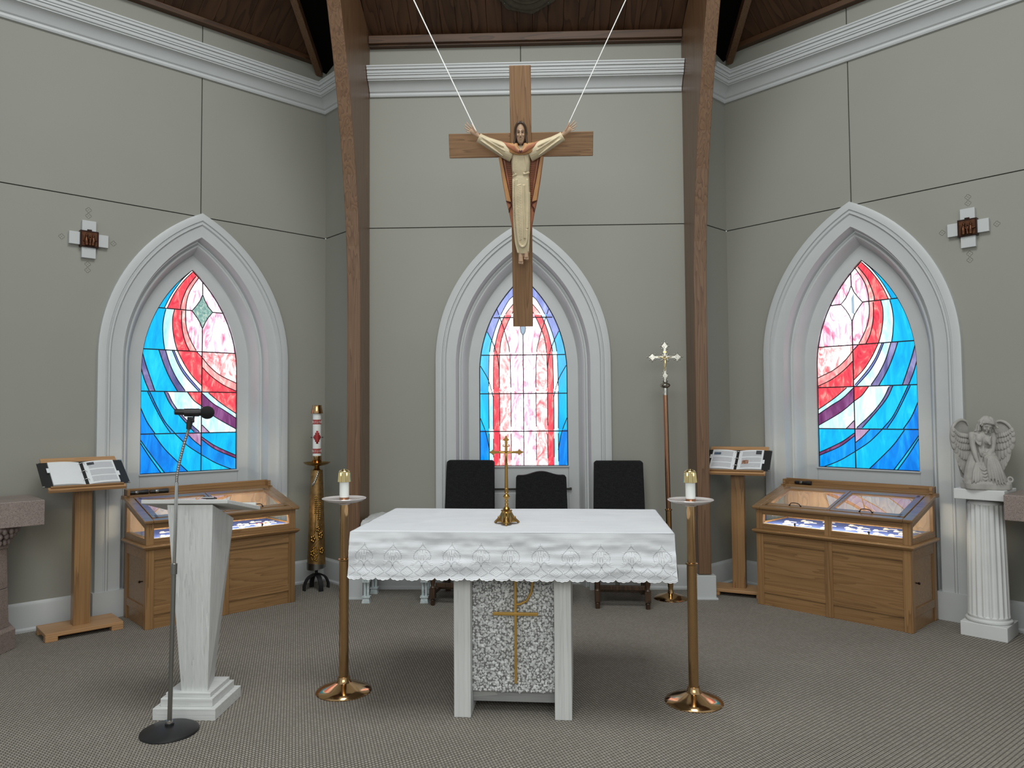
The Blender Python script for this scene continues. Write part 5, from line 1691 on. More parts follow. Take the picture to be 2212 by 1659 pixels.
def bud(mb, x, z, s, ang):
    """lozenge tip with little balls"""
    R = Matrix.Rotation(ang, 3, 'Y')
    f = lambda a, b: Vector((x, 0, z)) + R @ Vector((a * s, 0, b * s))
    mb.prism([(0, -1.1), (0.9, 0), (0, 1.1), (-0.9, 0)], -0.007, 0.007, lambda a, y, b: (f(a, b).x, y, f(a, b).z))
    mb.prism([(0, -0.55), (0.45, 0), (0, 0.55), (-0.45, 0)], -0.013, 0.010, lambda a, y, b: (f(a, b).x, y, f(a, b).z))
    for a, b in ((0, 1.5), (1.2, 0), (-1.2, 0), (0.75, 0.8), (-0.75, 0.8), (0.75, -0.8), (-0.75, -0.8)):
        p = f(a, b); mb.ball(p, s * 0.24, 8, 6); q = f(a * 0.7, b * 0.7); mb.tube([q, p], s * 0.12, 5)


cm_ = MB()
cm_.box(hx - 0.009, hx + 0.009, -0.005, 0.005, 1.89, 2.20); cm_.box(hx - 0.10, hx + 0.10, -0.005, 0.005, 2.085, 2.103)
bud(cm_, hx, 2.190, 0.030, 0); bud(cm_, hx - 0.108, 2.094, 0.030, -pi / 2); bud(cm_, hx + 0.108, 2.094, 0.030, pi / 2); bud(cm_, hx, 1.932, 0.026, pi)
for a in range(4):
    b = pi / 4 + a * pi / 2
    cm_.tube([(hx, 0, 2.094), (hx + 0.04 * cos(b), 0, 2.094 + 0.04 * sin(b))], 0.004, 6); cm_.ball((hx + 0.042 * cos(b), 0, 2.094 + 0.042 * sin(b)), 0.008, 8, 6)
cm_.build('cross', M['silver'], pc, smooth=40)
cp_ = MB()
cp_.tube([(hx, -0.012, 2.085), (hx, -0.018, 2.06), (hx + 0.002, -0.016, 2.03), (hx - 0.002, -0.018, 2.0), (hx, -0.012, 1.972)], [0.009, 0.012, 0.009, 0.0075, 0.0045], 10)
for m in (-1, 1):
    cp_.tube([(hx, -0.014, 2.078), (hx + m * 0.03, -0.012, 2.090), (hx + m * 0.062, -0.009, 2.097)], [0.006, 0.0045, 0.003], 8)
cp_.ball((hx - 0.003, -0.018, 2.098), (0.008, 0.008, 0.011), 10, 8)
cp_.build('corpus', M['bell'], pc, smooth=60)
MB().box(hx - 0.014, hx + 0.014, -0.010, -0.004, 2.132, 2.144).build('title_plate', M['bell'], pc)

# ---- brass altar crucifix
ac = thing('altar_crucifix', 'brass crucifix on a three-footed bell base standing on the altar cloth', 'crucifix', (-0.022, 4.11, 0.9968), radians(0))
rg = []
for z, r, tri in ((0.012, 0.054, 0.35), (0.018, 0.053, 0.32), (0.026, 0.046, 0.25), (0.04, 0.036, 0.18), (0.056, 0.030, 0.14), (0.07, 0.0275, 0.12), (0.074, 0.030, 0.20), (0.078, 0.026, 0.1), (0.080, 0.016, 0.0)):
    rg.append([(r * (1 + tri * cos(3 * (2 * pi * k / 36 + pi / 2))) * cos(2 * pi * k / 36), r * (1 + tri * cos(3 * (2 * pi * k / 36 + pi / 2))) * sin(2 * pi * k / 36), z) for k in range(36)])
bb = MB(); bb.loft(rg)
bb.build('bell_base', M['brass'], ac, smooth=40)
for k in range(3):
    a = -pi / 2 + k * 2 * pi / 3
    f = MB(); d = Vector((cos(a), sin(a), 0))
    f.tube([d * 0.03 + Vector((0, 0, 0.062)), d * 0.042 + Vector((0, 0, 0.035)), d * 0.062 + Vector((0, 0, 0.016)), d * 0.074 + Vector((0, 0, 0.006)), d * 0.080 + Vector((0, 0, 0.006))], [0.004, 0.0065, 0.008, 0.007, 0.004], 8)
    f.ball(d * 0.05 + Vector((0, 0, 0.03)), (0.008, 0.008, 0.012), 10, 6)
    f.build('foot', M['brass'], ac, smooth=180)
for k in range(3):
    a = pi / 2 + k * 2 * pi / 3 + pi
    d = Vector((cos(a), sin(a), 0))
MB().lathe([(0.0, 0.076), (0.018, 0.078), (0.021, 0.084), (0.016, 0.090), (0.010, 0.098), (0.0085, 0.104), (0.012, 0.108), (0.0085, 0.112), (0.008, 0.120), (0.011, 0.124), (0.008, 0.130), (0.008, 0.134), (0.016, 0.144), (0.019, 0.151), (0.016, 0.157), (0.009, 0.164), (0.010, 0.170), (0.013, 0.173), (0.010, 0.176), (0.0, 0.178)], 24).build('baluster', M['brass'], ac, smooth=50)
oc = lambda r, z: [(r * cos(pi / 8 + k * pi / 4), r * sin(pi / 8 + k * pi / 4), z) for k in range(8)]
MB().loft([oc(0.0115, 0.175), oc(0.0115, 0.195), oc(0.0105, 0.198), oc(0.0085, 0.325), oc(0.0095, 0.328), oc(0.0095, 0.333)]).build('stem', M['brass'], ac)
xc = MB(); Z = 0.395


def tip(mb, x, z, ang):
    c_, s_ = cos(ang), sin(ang)
    sh_ = [(-0.006, -0.004), (-0.009, 0.0), (-0.006, 0.003), (-0.012, 0.010), (-0.019, 0.012), (-0.013, 0.018), (-0.007, 0.024), (-0.0055, 0.032), (0, 0.038), (0.0055, 0.032), (0.007, 0.024), (0.013, 0.018), (0.019, 0.012), (0.012, 0.010), (0.006, 0.003), (0.009, 0.0), (0.006, -0.004)]
    mb.prism([(x + a * c_ + b * s_, z - a * s_ + b * c_) for a, b in sh_], -0.003, 0.003)


xc.box(-0.0072, 0.0072, -0.0035, 0.0035, 0.33, Z + 0.055); xc.box(-0.060, 0.060, -0.0035, 0.0035, Z - 0.0065, Z + 0.0065)
tip(xc, 0, Z + 0.055, 0); tip(xc, -0.058, Z, -pi / 2); tip(xc, 0.058, Z, pi / 2)
xc.build('cross', M['brass'], ac, bevel=0.001)
co = MB()
co.tube([(0, -0.008, Z - 0.004), (0, -0.011, Z - 0.02), (0.001, -0.010, Z - 0.036), (-0.001, -0.011, Z - 0.05), (0, -0.008, Z - 0.064)], [0.0055, 0.0075, 0.006, 0.005, 0.003], 10)
for m in (-1, 1):
    co.tube([(0, -0.009, Z - 0.008), (m * 0.018, -0.008, Z - 0.002), (m * 0.038, -0.006, Z + 0.003)], [0.004, 0.003, 0.002], 8)
co.ball((0, -0.012, Z + 0.004), (0.0055, 0.0055, 0.007), 10, 8)
co.build('corpus', M['brass'], ac, smooth=60)
sc = MB()
for m in (-1, 1):
    sc.tube(spline([(m * 0.004, -0.004, Z + 0.034), (m * 0.013, -0.004, Z + 0.031), (m * 0.018, -0.004, Z + 0.035), (m * 0.016, -0.004, Z + 0.041), (m * 0.012, -0.004, Z + 0.039)], 14), 0.0022, 6)
sc.build('title_scroll', M['brass'], ac, smooth=60)

# ---- stations: white wooden crosses with bronze reliefs, and stencilled quatrefoils on the wall
def station(lab, W, wall, x, z, seed):
    st = thing('wall_station', lab, 'plaque', W @ Vector((x, 0, z)), R45 if W is WL else -R45)
    for x0, x1, z0, z1 in ((-0.05, 0.05, 0.062, 0.15), (-0.05, 0.05, -0.15, -0.062), (-0.14, -0.062, -0.05, 0.05), (0.062, 0.14, -0.05, 0.05)):
        MB().box(x0, x1, -0.032, -0.001, z0, z1).build('cross_arm', M['trim'], st, bevel=0.002)
    pl = MB()
    pl.box(-0.066, 0.066, -0.046, -0.001, -0.066, 0.066)
    plq = pl.build('plaque', M['bronzeframe'], st, bevel=0.002)
    rr = random.Random(seed); rf = MB()
    rf.box(-0.054, 0.054, -0.048, -0.040, -0.054, 0.054)
    for k, (px, s) in enumerate(((-0.022, 1.0), (0.026, 0.9), (0.004, 0.6))):
        zt = 0.026 * s
        rf.ball((px, -0.052, zt), (0.010 * s, 0.009, 0.012 * s), 10, 8)
        rf.tube([(px, -0.050, zt - 0.008), (px + rr.uniform(-0.004, 0.004), -0.053, zt - 0.035), (px + rr.uniform(-0.006, 0.006), -0.050, -0.050)], [0.008 * s, 0.016 * s, 0.018 * s], 10)
        rf.tube([(px, -0.054, zt - 0.02), (px + 0.018 * s, -0.056, zt - 0.036), (px + 0.034 * s, -0.054, zt - 0.028)], [0.005, 0.005, 0.0035], 8)
        rf.tube([(px - 0.008, -0.056, zt - 0.024), (px - 0.004, -0.060, -0.03), (px + 0.004, -0.056, -0.046)], 0.003, 6)
    for k in range(5):
        rf.tube([(rr.uniform(-0.05, 0.05), -0.050, rr.uniform(-0.05, -0.02)), (rr.uniform(-0.05, 0.05), -0.052, rr.uniform(-0.04, 0.0))], 0.003, 6)
    rf.build('relief', M['bronze'], plq, smooth=60)
    MB().box(-0.016, 0.016, -0.047, -0.036, 0.066, 0.076).build('number_tab', M['bronzeframe'], st)
    for qx, qz in ((0, 0.195), (0, 0.243), (0, -0.195), (0, -0.243), (-0.185, 0.0), (0.185, 0.0)):
        q = MB(); pts = []
        for k in range(48):
            a = 2 * pi * k / 48
            r = 0.0125 + 0.0085 * abs(cos(2 * a)) ** 0.8
            pts.append((x + qx + r * cos(a), -0.0008, z + qz + r * sin(a)))
        pts.append(pts[0])
        q.tube(pts, 0.0011, 4, caps=False); q.ball((x + qx, -0.0008, z + qz), (0.003, 0.0012, 0.003), 8, 5)
        q.build('painted_quatrefoil', M['stencil'], wall)
    return st


station('white wooden wall cross with bronze relief, above the book stand beside the granite table', WL, wall_l, -0.885, 3.02, 1)
station('white wooden wall cross with bronze relief of two standing figures, above the angel statue', WR, wall_r, 0.877, 3.0, 4)
# ================================================================== HANGING CRUCIFIX
CXC = Vector((0.055, 5.207, 3.52)); TILT = radians(17.4)
cx = thing('hanging_crucifix', 'large hanging oak cross with a painted robed figure, arms raised', 'crucifix', CXC, rot=(TILT, 0, 0))
MB().box(-0.075, 0.075, -0.022, 0.022, -1.31, 0.525).build('upright_beam', M['crossZ'], cx, bevel=0.004)
for sx in (-1, 1):
    MB().box(*sorted((sx * 0.075, sx * 0.512)), -0.022, 0.022, -0.083, 0.083).build('crossbeam', M['crossX'], cx, bevel=0.004)
FX = lambda p: (p - 1127) * 0.00318
FV = lambda p: 0.006 + (296 - p) * 0.0032


def ell(c, ax, ay, n=20, sup=1.0):
    """ring in the x-y plane at c, slightly squared when sup < 1"""
    o = []
    for k in range(n):
        a = 2 * pi * k / n; ca, sa = cos(a), sin(a)
        o.append((c[0] + ax * math.copysign(abs(ca) ** sup, ca), c[1] + ay * math.copysign(abs(sa) ** sup, sa), c[2]))
    return o


def ring_at(c, t, u, ra, rb, n=14):
    """ring round direction t; u is the ring's first axis"""
    t = Vector(t).normalized(); u = (Vector(u) - t * Vector(u).dot(t)).normalized(); w = t.cross(u)
    return [Vector(c) + u * ra * cos(2 * pi * k / n) + w * rb * sin(2 * pi * k / n) for k in range(n)]


def path_loft(mb, pts, ra, rb, u=(0, -1, 0), n=14):
    P = [Vector(p) for p in pts]; rg = []
    for i, p in enumerate(P):
        t = P[min(i + 1, len(P) - 1)] - P[max(i - 1, 0)]
        rg.append(ring_at(p, t, u, ra[i], rb[i], n))
    mb.loft(rg)


HY = -0.112      # how far the head stands off the cross
sk = MB()
# skull and face, from chin to crown
for_head = [(0.004, 0.010, 0.012, -0.020), (0.010, 0.018, 0.020, -0.014), (0.022, 0.0245, 0.030, -0.008), (0.042, 0.029, 0.038, -0.003), (0.062, 0.0315, 0.042, 0.0), (0.085, 0.0335, 0.044, 0.002), (0.105, 0.034, 0.044, 0.004), (0.125, 0.031, 0.040, 0.006), (0.142, 0.022, 0.028, 0.008), (0.149, 0.008, 0.01, 0.008)]
sk.loft([ell((0, HY + dy, v), rx, ry, 24) for v, rx, ry, dy in for_head])
# brow, nose, cheekbones, lips, beard, ears
sk.tube([(-0.026, HY - 0.034, 0.086), (-0.012, HY - 0.041, 0.089), (0, HY - 0.041, 0.087), (0.012, HY - 0.041, 0.089), (0.026, HY - 0.034, 0.086)], 0.0042, 8)
path_loft(sk, [(0, HY - 0.038, 0.088), (0, HY - 0.045, 0.070), (0, HY - 0.054, 0.053), (0, HY - 0.046, 0.046)], [0.006, 0.0065, 0.007, 0.004], [0.0035, 0.0045, 0.0075, 0.007])
for m in (-1, 1):
    sk.ball((m * 0.019, HY - 0.034, 0.058), (0.008, 0.008, 0.010), 10, 8); sk.ball((m * 0.005, HY - 0.047, 0.049), (0.004, 0.005, 0.0035), 8, 6)
    sk.ball((m * 0.0335, HY + 0.004, 0.068), (0.004, 0.008, 0.014), 8, 8)
    sk.ball((m * 0.0125, HY - 0.0375, 0.077), (0.0062, 0.004, 0.0034), 10, 8)
sk.tube([(-0.010, HY - 0.0405, 0.0345), (0, HY - 0.043, 0.0355), (0.010, HY - 0.0405, 0.0345)], 0.0024, 8)
sk.tube([(-0.007, HY - 0.040, 0.0300), (0, HY - 0.0425, 0.0292), (0.007, HY - 0.040, 0.0300)], 0.0024, 8)
# neck down into the shoulders, and a core that joins arms and feet inside the robe
sk.loft([ell((0, HY + 0.014, v), r, r * 0.95, 16) for v, r in ((0.03, 0.020), (0.01, 0.0195), (-0.012, 0.021), (-0.03, 0.030), (-0.05, 0.04))])
sk.loft([ell((0, -0.085, v), rx, 0.028, 16) for v, rx in ((-0.02, 0.05), (-0.08, 0.052), (-0.22, 0.045), (-0.5, 0.04), (-0.74, 0.03), (-0.78, 0.025))])
for m in (-1, 1):
    A = lambda px, py, y: (m * -FX(px), y, FV(py))
    path_loft(sk, [A(1100, 310, -0.09), A(1070, 298, -0.10), A(1044, 285, -0.112), A(1034, 279, -0.116)], [0.025, 0.020, 0.014, 0.0115], [0.025, 0.020, 0.014, 0.0125])
    # palm, facing out
    path_loft(sk, [A(1036, 281, -0.116), A(1030, 276, -0.120), A(1024, 271, -0.124), A(1018.5, 267, -0.126)], [0.0085, 0.0085, 0.0085, 0.0065], [0.012, 0.0165, 0.0195, 0.0165])
    # four fingers of unequal length, gently bent back at the tips, and the thumb from the side of the palm
    for (x0, y0), (x1, y1), (x2, y2), (x3, y3), r in (((1021, 264.0), (1016.5, 259.6), (1012.5, 255), (1009.2, 250.4), 0.0046), ((1019, 266.5), (1013.5, 262.6), (1009, 259), (1005.0, 254.8), 0.0047),
                                                     ((1017.6, 269.0), (1012.2, 266.6), (1008, 264.2), (1004.6, 261), 0.0045), ((1017.4, 271.8), (1013.2, 271.2), (1010, 270.2), (1007.0, 268.2), 0.0040)):
        sk.tube(spline([A(x0, y0, -0.126), A(x1, y1, -0.128), A(x2, y2, -0.126), A(x3, y3, -0.119)], 9), [r, r, r * 1.04, r * 0.97, r * 0.98, r * 0.95, r * 0.9, r * 0.82, r * 0.6], 8)
    sk.tube(spline([A(1029, 272, -0.124), A(1025.5, 265.5, -0.130), A(1023, 260, -0.130), A(1020.8, 255, -0.126)], 9), [0.0085, 0.0075, 0.0068, 0.0060, 0.0056, 0.0056, 0.0052, 0.0046, 0.0032], 8)
# feet, one a little higher than the other, toes down
for px, v0, v1, hw in ((1124, -0.735, -0.822, 0.0175), (1136.5, -0.715, -0.792, 0.0165)):
    x = FX(px)
    path_loft(sk, [(x, -0.085, v0 + 0.03), (x, -0.098, v0), (x, -0.112, (v0 + v1) / 2), (x, -0.118, v1 + 0.012), (x, -0.114, v1 + 0.002)], [0.018, 0.018, 0.014, 0.010, 0.006], [0.014, 0.0135, hw * 0.95, hw, hw * 0.85])
    for k in range(5):
        tx = x + hw * (-0.8 + 0.4 * k) * (1 if px < 1130 else -1)
        ln = (0.014, 0.014, 0.012, 0.010, 0.007)[k] if px > 1130 else (0.007, 0.010, 0.012, 0.014, 0.014)[k]
        sk.tube([(tx, -0.116, v1 + 0.012), (tx, -0.119, v1 - ln * 0.3), (tx, -0.115, v1 - ln * 0.8)], [0.0042, 0.0042, 0.003], 8)
fig = remeshed(sk, 'figure', M['skin'], 0.0020, cx, 2)
note(fig, 'painted figure with open hands and bare feet')
fe = MB()
for m in (-1, 1):
    fe.ball((m * 0.0125, HY - 0.0405, 0.0755), (0.0068, 0.0022, 0.0034), 10, 6)
    fe.tube([(m * 0.0055, HY - 0.0415, 0.0775), (m * 0.0125, HY - 0.0425, 0.0805), (m * 0.020, HY - 0.0385, 0.0775)], 0.0011, 6)
    fe.tube([(m * 0.006, HY - 0.0438, 0.0885), (m * 0.015, HY - 0.0432, 0.0920), (m * 0.025, HY - 0.037, 0.0880)], 0.0017, 6)
note(fe.build('eyes', M['hair'], fig, smooth=180), 'dark painted eyes and brows')
bd_ = MB()
bd_.tube([(-0.012, HY - 0.0395, 0.0385), (-0.005, HY - 0.0435, 0.0405), (0.005, HY - 0.0435, 0.0405), (0.012, HY - 0.0395, 0.0385)], 0.0016, 6)
bd_.loft([ell((0, HY - dy, v), rx, ry, 16) for v, rx, ry, dy in ((-0.005, 0.006, 0.006, 0.022), (0.002, 0.0135, 0.012, 0.022), (0.010, 0.0195, 0.0165, 0.021), (0.018, 0.0215, 0.017, 0.019), (0.024, 0.019, 0.013, 0.017))])
bd_.build('beard', plain('painted_short_beard', (0.27, 0.17, 0.11), 0.5), fig, smooth=60)
hr = MB()
# cap of hair parted in the middle, and two wavy falls to the shoulders
for m in (-1, 1):
    for j, (off, rr, w0) in enumerate(((0.0, 0.0085, 0.3), (0.008, 0.0085, 1.1), (0.016, 0.008, 2.0), (0.026, 0.008, 2.7))):
        pts = [(m * 0.002, HY - 0.030 + off, 0.142), (m * 0.018, HY - 0.031 + off, 0.134), (m * 0.032, HY - 0.022 + off, 0.108), (m * 0.0375, HY - 0.014 + off, 0.075), (m * 0.036, HY - 0.012 + off, 0.040), (m * 0.041, HY - 0.016 + off, 0.010), (m * 0.045, HY - 0.020 + off, -0.012)]
        pts = [(p[0] + m * 0.003 * sin(w0 + p[2] * 60), p[1], p[2]) for p in pts]
        hr.tube(spline(pts, 26), [rr] * 22 + [rr * 0.9, rr * 0.8, rr * 0.6, rr * 0.35], 8)
hr.loft([ell((0, HY + 0.016, v), rx, ry, 20) for v, rx, ry in ((-0.01, 0.038, 0.020), (0.03, 0.036, 0.028), (0.07, 0.038, 0.036), (0.11, 0.038, 0.040), (0.135, 0.031, 0.038), (0.150, 0.018, 0.024), (0.156, 0.006, 0.008))])
remeshed(hr, 'hair', M['hair'], 0.0028, fig, 2)
ck = MB(); ck.tube([(cos(a) * 0.037, HY + 0.010 + sin(a) * 0.046, 0.132 + 0.006 * sin(a)) for a in [pi + pi * k / 16 for k in range(17)]], 0.0055, 8)
# robe: body, sleeves, folds
rb = MB()
body = [(301, 1126.5, 0.066, 0.040), (305, 1126.5, 0.075, 0.050), (310, 1126.5, 0.074, 0.056), (322, 1126.5, 0.066, 0.058), (336, 1126.5, 0.067, 0.057), (352, 1126.2, 0.063, 0.053), (360, 1126, 0.0595, 0.049), (364, 1126, 0.0585, 0.047), (369, 1126, 0.061, 0.050), (378, 1126, 0.063, 0.053), (406, 1126.5, 0.0625, 0.055), (450, 1127.5, 0.059, 0.054), (480, 1128, 0.057, 0.053), (515, 1129, 0.049, 0.048), (534, 1130, 0.042, 0.044)]
rb.loft([ell((FX(c), -0.082, FV(p)), w, d, 36, 0.78) for p, c, w, d in body])
for m in (-1, 1):
    A = lambda px, py, y: (m * -FX(px), y, FV(py))
    path_loft(rb, [A(1108, 316, -0.085), A(1096, 312, -0.09), A(1075, 302.5, -0.098), A(1055, 293.5, -0.106), A(1040, 286, -0.112), A(1034.5, 283, -0.114)], [0.05, 0.046, 0.038, 0.032, 0.028, 0.0285], [0.062, 0.056, 0.045, 0.036, 0.0325, 0.033], n=20)
    for k, (a, b, c) in enumerate((((1040, 281), (1062, 294), (1092, 312)), ((1038, 288), (1058, 301), (1088, 322)), ((1050, 285), (1070, 294), (1090, 303)))):
        rb.tube(spline([A(*a, -0.136), A(*b, -0.141), A(*c, -0.136)], 12), [0.003, 0.005, 0.006, 0.007, 0.0075, 0.008, 0.008, 0.008, 0.0075, 0.006, 0.005, 0.003], 8)


def on_robe(px, py, off=0.002):
    b_ = body
    i = max(0, min(len(b_) - 2, next((k for k in range(len(b_) - 1) if b_[k + 1][0] >= py), len(b_) - 2)))
    f = min(1.0, max(0.0, (py - b_[i][0]) / (b_[i + 1][0] - b_[i][0])))
    c, w, d = [b_[i][k] + (b_[i + 1][k] - b_[i][k]) * f for k in (1, 2, 3)]
    x = FX(px) - FX(c)
    q = min(0.97, abs(x) / w) ** (1 / 0.78)
    return Vector((FX(px), -0.082 - d * sqrt(1 - q * q) ** 0.78 - off, FV(py)))


def ridge(pts, r, n=24, off=0.002):
    q = spline([(a_, b_, 0) for a_, b_ in pts], n)
    rb.tube([on_robe(p_.x, p_.y, off) for p_ in q], r, 8)


# carved ridges of the over-tunic with its rounded end, side folds, waist fold, chisel strokes
ridge([(1116, 372), (1114.5, 410), (1116, 470), (1119.5, 505), (1123, 515), (1128, 518.5), (1134, 515), (1138, 503), (1139.5, 480)], 0.0085, 60)
ridge([(1141, 372), (1142, 410), (1141.5, 450), (1140, 478)], 0.0075)
ridge([(1133, 384), (1132.5, 430), (1133.5, 480), (1133.5, 500)], 0.0070)
ridge([(1109.5, 372), (1109, 430), (1112, 500), (1118, 532)], 0.0075)
ridge([(1145, 400), (1144.5, 450), (1143, 500), (1141, 530)], 0.0065)
ridge([(1132, 361), (1138, 360), (1145, 357.5)], 0.0075)
ridge([(1107, 365), (1112, 363.5), (1116, 361)], 0.006)
ridge([(1112, 322), (1110, 340), (1110, 356)], 0.006)
ridge([(1136, 322), (1138.5, 340), (1137, 356)], 0.006)
for k in range(34):
    p = 386 + 3.55 * k
    ridge([(1118.5, p), (1126.5, p - 2.4)], 0.0036, 5, 0.001)
for k in range(13):
    p = 324 + 2.8 * k
    ridge([(1111.5, p), (1117.5, p + 3.5)], 0.0032, 5, 0.001); ridge([(1138, p + 1), (1144, p - 3)], 0.0032, 5, 0.001)
for k in range(28):
    p = 376 + 3.6 * k
    ridge([(1110, p), (1114, p + 1)], 0.0028, 4, 0.001)
remeshed(rb, 'robe', M['robe'], 0.0026, fig, 1)
# cape: lining behind the robe, tan borders, collar over the shoulders with its clasp
ln_ = MB()
outer = [(1077, 322), (1084.5, 375), (1092, 419), (1098, 443), (1105, 479), (1116, 510), (1124, 528)]
poly = [(FX(a), FV(b)) for a, b in outer] + [(-FX(a) + FX(1127.5) * 2, FV(b)) for a, b in reversed(outer)]
ln_.prism(poly, -0.026, -0.046)
for m in (-1, 1):
    for k in range(20):
        p = 338 + 4.2 * k
        xi = 1104; xo = 1094 + 6 * (k / 20)
        ln_.tube([(m * -FX(xo) * 1, -0.050, FV(p)), (m * -FX(xi + 3), -0.052, FV(p + 1.0))], 0.0036, 6)
ln_.build('cape_lining', M['caper'], fig, smooth=40)
cb = MB(); cl2 = MB(); lo = MB()
for m in (-1, 1):
    Q = lambda pts: [(m * -FX(a) if m > 0 else FX(a), FV(b)) for a, b in pts]
    G = lambda pts: [((FX(a) if m < 0 else -FX(a)), FV(b)) for a, b in pts]
    cb.prism(G([(1077, 323), (1084, 323), (1093, 370), (1104, 421), (1092.5, 418)]), -0.030, -0.080)
    lo.prism(G([(1085, 326), (1092, 330), (1100, 380), (1106, 428), (1103, 420), (1093, 370)]), -0.030, -0.066)
    lo.prism(G([(1093, 420), (1103.5, 425), (1098.5, 443)]), -0.030, -0.076)
    lo.prism(G([(1104, 427), (1107, 440), (1110, 480), (1117, 510), (1112, 500), (1103.5, 471), (1099, 445)]), -0.030, -0.070)
    cl2.tube([(*G([(1092, 418)])[0][:1], -0.080, G([(1092, 418)])[0][1]), (G([(1104.5, 426)])[0][0], -0.079, G([(1104.5, 426)])[0][1])], 0.0026, 6)
    cl2.tube([(G([(1104.5, 427)])[0][0], -0.078, G([(1104.5, 427)])[0][1]), (G([(1098, 436)])[0][0], -0.078, G([(1098, 436)])[0][1]), (G([(1098.5, 444)])[0][0], -0.074, G([(1098.5, 444)])[0][1])], 0.0024, 6)
    cl2.tube([(G([(1086, 326)])[0][0], -0.081, G([(1086, 326)])[0][1]), (G([(1094, 370)])[0][0], -0.081, G([(1094, 370)])[0][1]), (G([(1104, 420)])[0][0], -0.081, G([(1104, 420)])[0][1])], 0.0020, 6)
cb.build('cape_border', M['capeo'], fig, bevel=0.004)
lo.build('cape_fold', M['caper'], fig, bevel=0.003)
cl2.build('fold_line', M['line'], fig, smooth=60)


def collar_pt(t, s):
    """t -1..1 from shoulder to shoulder, s 0 inner edge to 1 outer edge"""
    a = abs(t); sg = 1 if t >= 0 else -1
    xi, yi = 0.026 + 0.064 * max(0, a - 0.45) / 0.55 if a > 0.45 else 0.026 * (a / 0.45) ** 0.8, 0
    vi = FV(310) + (FV(297) - FV(310)) * min(1, a / 0.45) ** 1.6 + 0.004 * max(0, a - 0.45)
    xo = 0.146 * a ** 0.9; vo = FV(319) + (FV(290) - FV(319)) * a ** 2.1
    x = xi + (xo - xi) * s; v = vi + (vo - vi) * s
    y = -0.150 + 0.058 * a ** 1.7 - 0.012 * sin(pi * s) + 0.006 * s
    return Vector((sg * x, y, v))


for nm, s0, s1, mt, lift in (('collar', 0.0, 1.0, 'capeo', 0.0), ('collar_band', 0.34, 0.74, 'caper', 0.004)):
    q = MB(); q.grid(lambda u, w: collar_pt(-1 + 2 * u, s0 + (s1 - s0) * w) + Vector((0, -lift, 0)), 48, 6)
    o = q.build(nm, M[mt], fig, smooth=60, fix=False)
    sm = o.modifiers.new('t', 'SOLIDIFY'); sm.thickness = 0.010; sm.offset = 0
q = MB()
for s in (0.0, 0.36, 1.0):
    q.tube([collar_pt(-0.97 + 1.94 * k / 40, s) + Vector((0, -0.004, 0)) for k in range(41)], (0.0065 if s > 0.5 else 0.0048) if s else 0.004, 6)
q.build('collar_piping', M['capeo'], fig, smooth=60)
q = MB(); q.prism([(-0.010, 0.008), (0, 0.003), (0.010, 0.008), (0.011, 0.0), (0, -0.014), (-0.011, 0.0)], -0.172, -0.160, lambda x, y, z: (x, y, z + FV(313)))
q.build('clasp', M['line'], fig, bevel=0.002)

# the two cords the cross hangs by
cross_m = Matrix.Translation(CXC) @ Matrix.Rotation(TILT, 4, 'X')
for m, lab, topx, topy in ((-1, 'white suspension cord rising from the hand on the pulpit side', -0.86, 4.6), (1, 'white suspension cord rising from the hand on the processional cross side', 0.90, 4.6)):
    a, e = (Vector((-0.26, 5.165, 3.605)), Vector((-1.352, 5.165, 5.978))) if m < 0 else (Vector((0.372, 5.165, 3.605)), Vector((1.482, 5.165, 5.978)))
    tag(MB().tube([a, a.lerp(e, 0.33), a.lerp(e, 0.67), e], 0.0042 if m < 0 else 0.0034, 8).build('suspension_cord', M['cord'], None, smooth=60), lab, 'cord')

# ================================================================== ANGEL STATUE
an = thing('angel_statue', 'grey plaster angel kneeling with folded wings, standing on the fluted pedestal', 'statue', (3.372, 5.455, 1.0455), radians(-16))
an.scale = (0.86, 0.95, 1.03)
K = 0.000489
ax = lambda X: (X - 742) * K
az = lambda Y: (1200 - Y) * K
g = MB()
# torso leaning, shoulders, neck
P3 = lambda X, Y, y: Vector((ax(X), y, az(Y)))
path_loft(g, [P3(700, 800, 0.0), P3(690, 700, 0.005), P3(690, 600, 0.0), P3(695, 500, -0.012), P3(705, 430, -0.02), P3(715, 395, -0.024)], [0.055, 0.052, 0.05, 0.056, 0.05, 0.03], [0.075, 0.062, 0.058, 0.072, 0.078, 0.045], n=18)
g.ball(P3(640, 500, -0.055), (0.030, 0.024, 0.030), 12, 8); g.ball(P3(755, 510, -0.055), (0.030, 0.024, 0.030), 12, 8)
g.tube([P3(720, 410, -0.02), P3(740, 360, -0.035)], [0.024, 0.022], 12)
# head bowed to one side, face features
HC = P3(755, 300, -0.048)
Rh = Euler((radians(28), radians(10), radians(14))).to_matrix()
hd = lambda x, y, z: HC + Rh @ Vector((x, y, z))
g.ball(HC, (0.037, 0.043, 0.05), 16, 12, Rh)
g.tube([hd(0, -0.040, 0.012), hd(0, -0.050, -0.008), hd(0, -0.043, -0.012)], [0.004, 0.0065, 0.005], 8)
g.ball(hd(0, -0.034, -0.040), (0.012, 0.011, 0.010), 10, 8); g.ball(hd(0, -0.0415, -0.022), (0.009, 0.005, 0.003), 8, 6); g.ball(hd(0, -0.040, -0.029), (0.008, 0.005, 0.003), 8, 6)
for m in (-1, 1):
    g.ball(hd(m * 0.016, -0.034, 0.004), (0.008, 0.006, 0.005), 8, 6); g.ball(hd(m * 0.018, -0.030, -0.014), (0.012, 0.01, 0.012), 8, 6); g.tube([hd(m * 0.006, -0.041, 0.013), hd(m * 0.016, -0.040, 0.016), hd(m * 0.028, -0.032, 0.011)], 0.0035, 6)
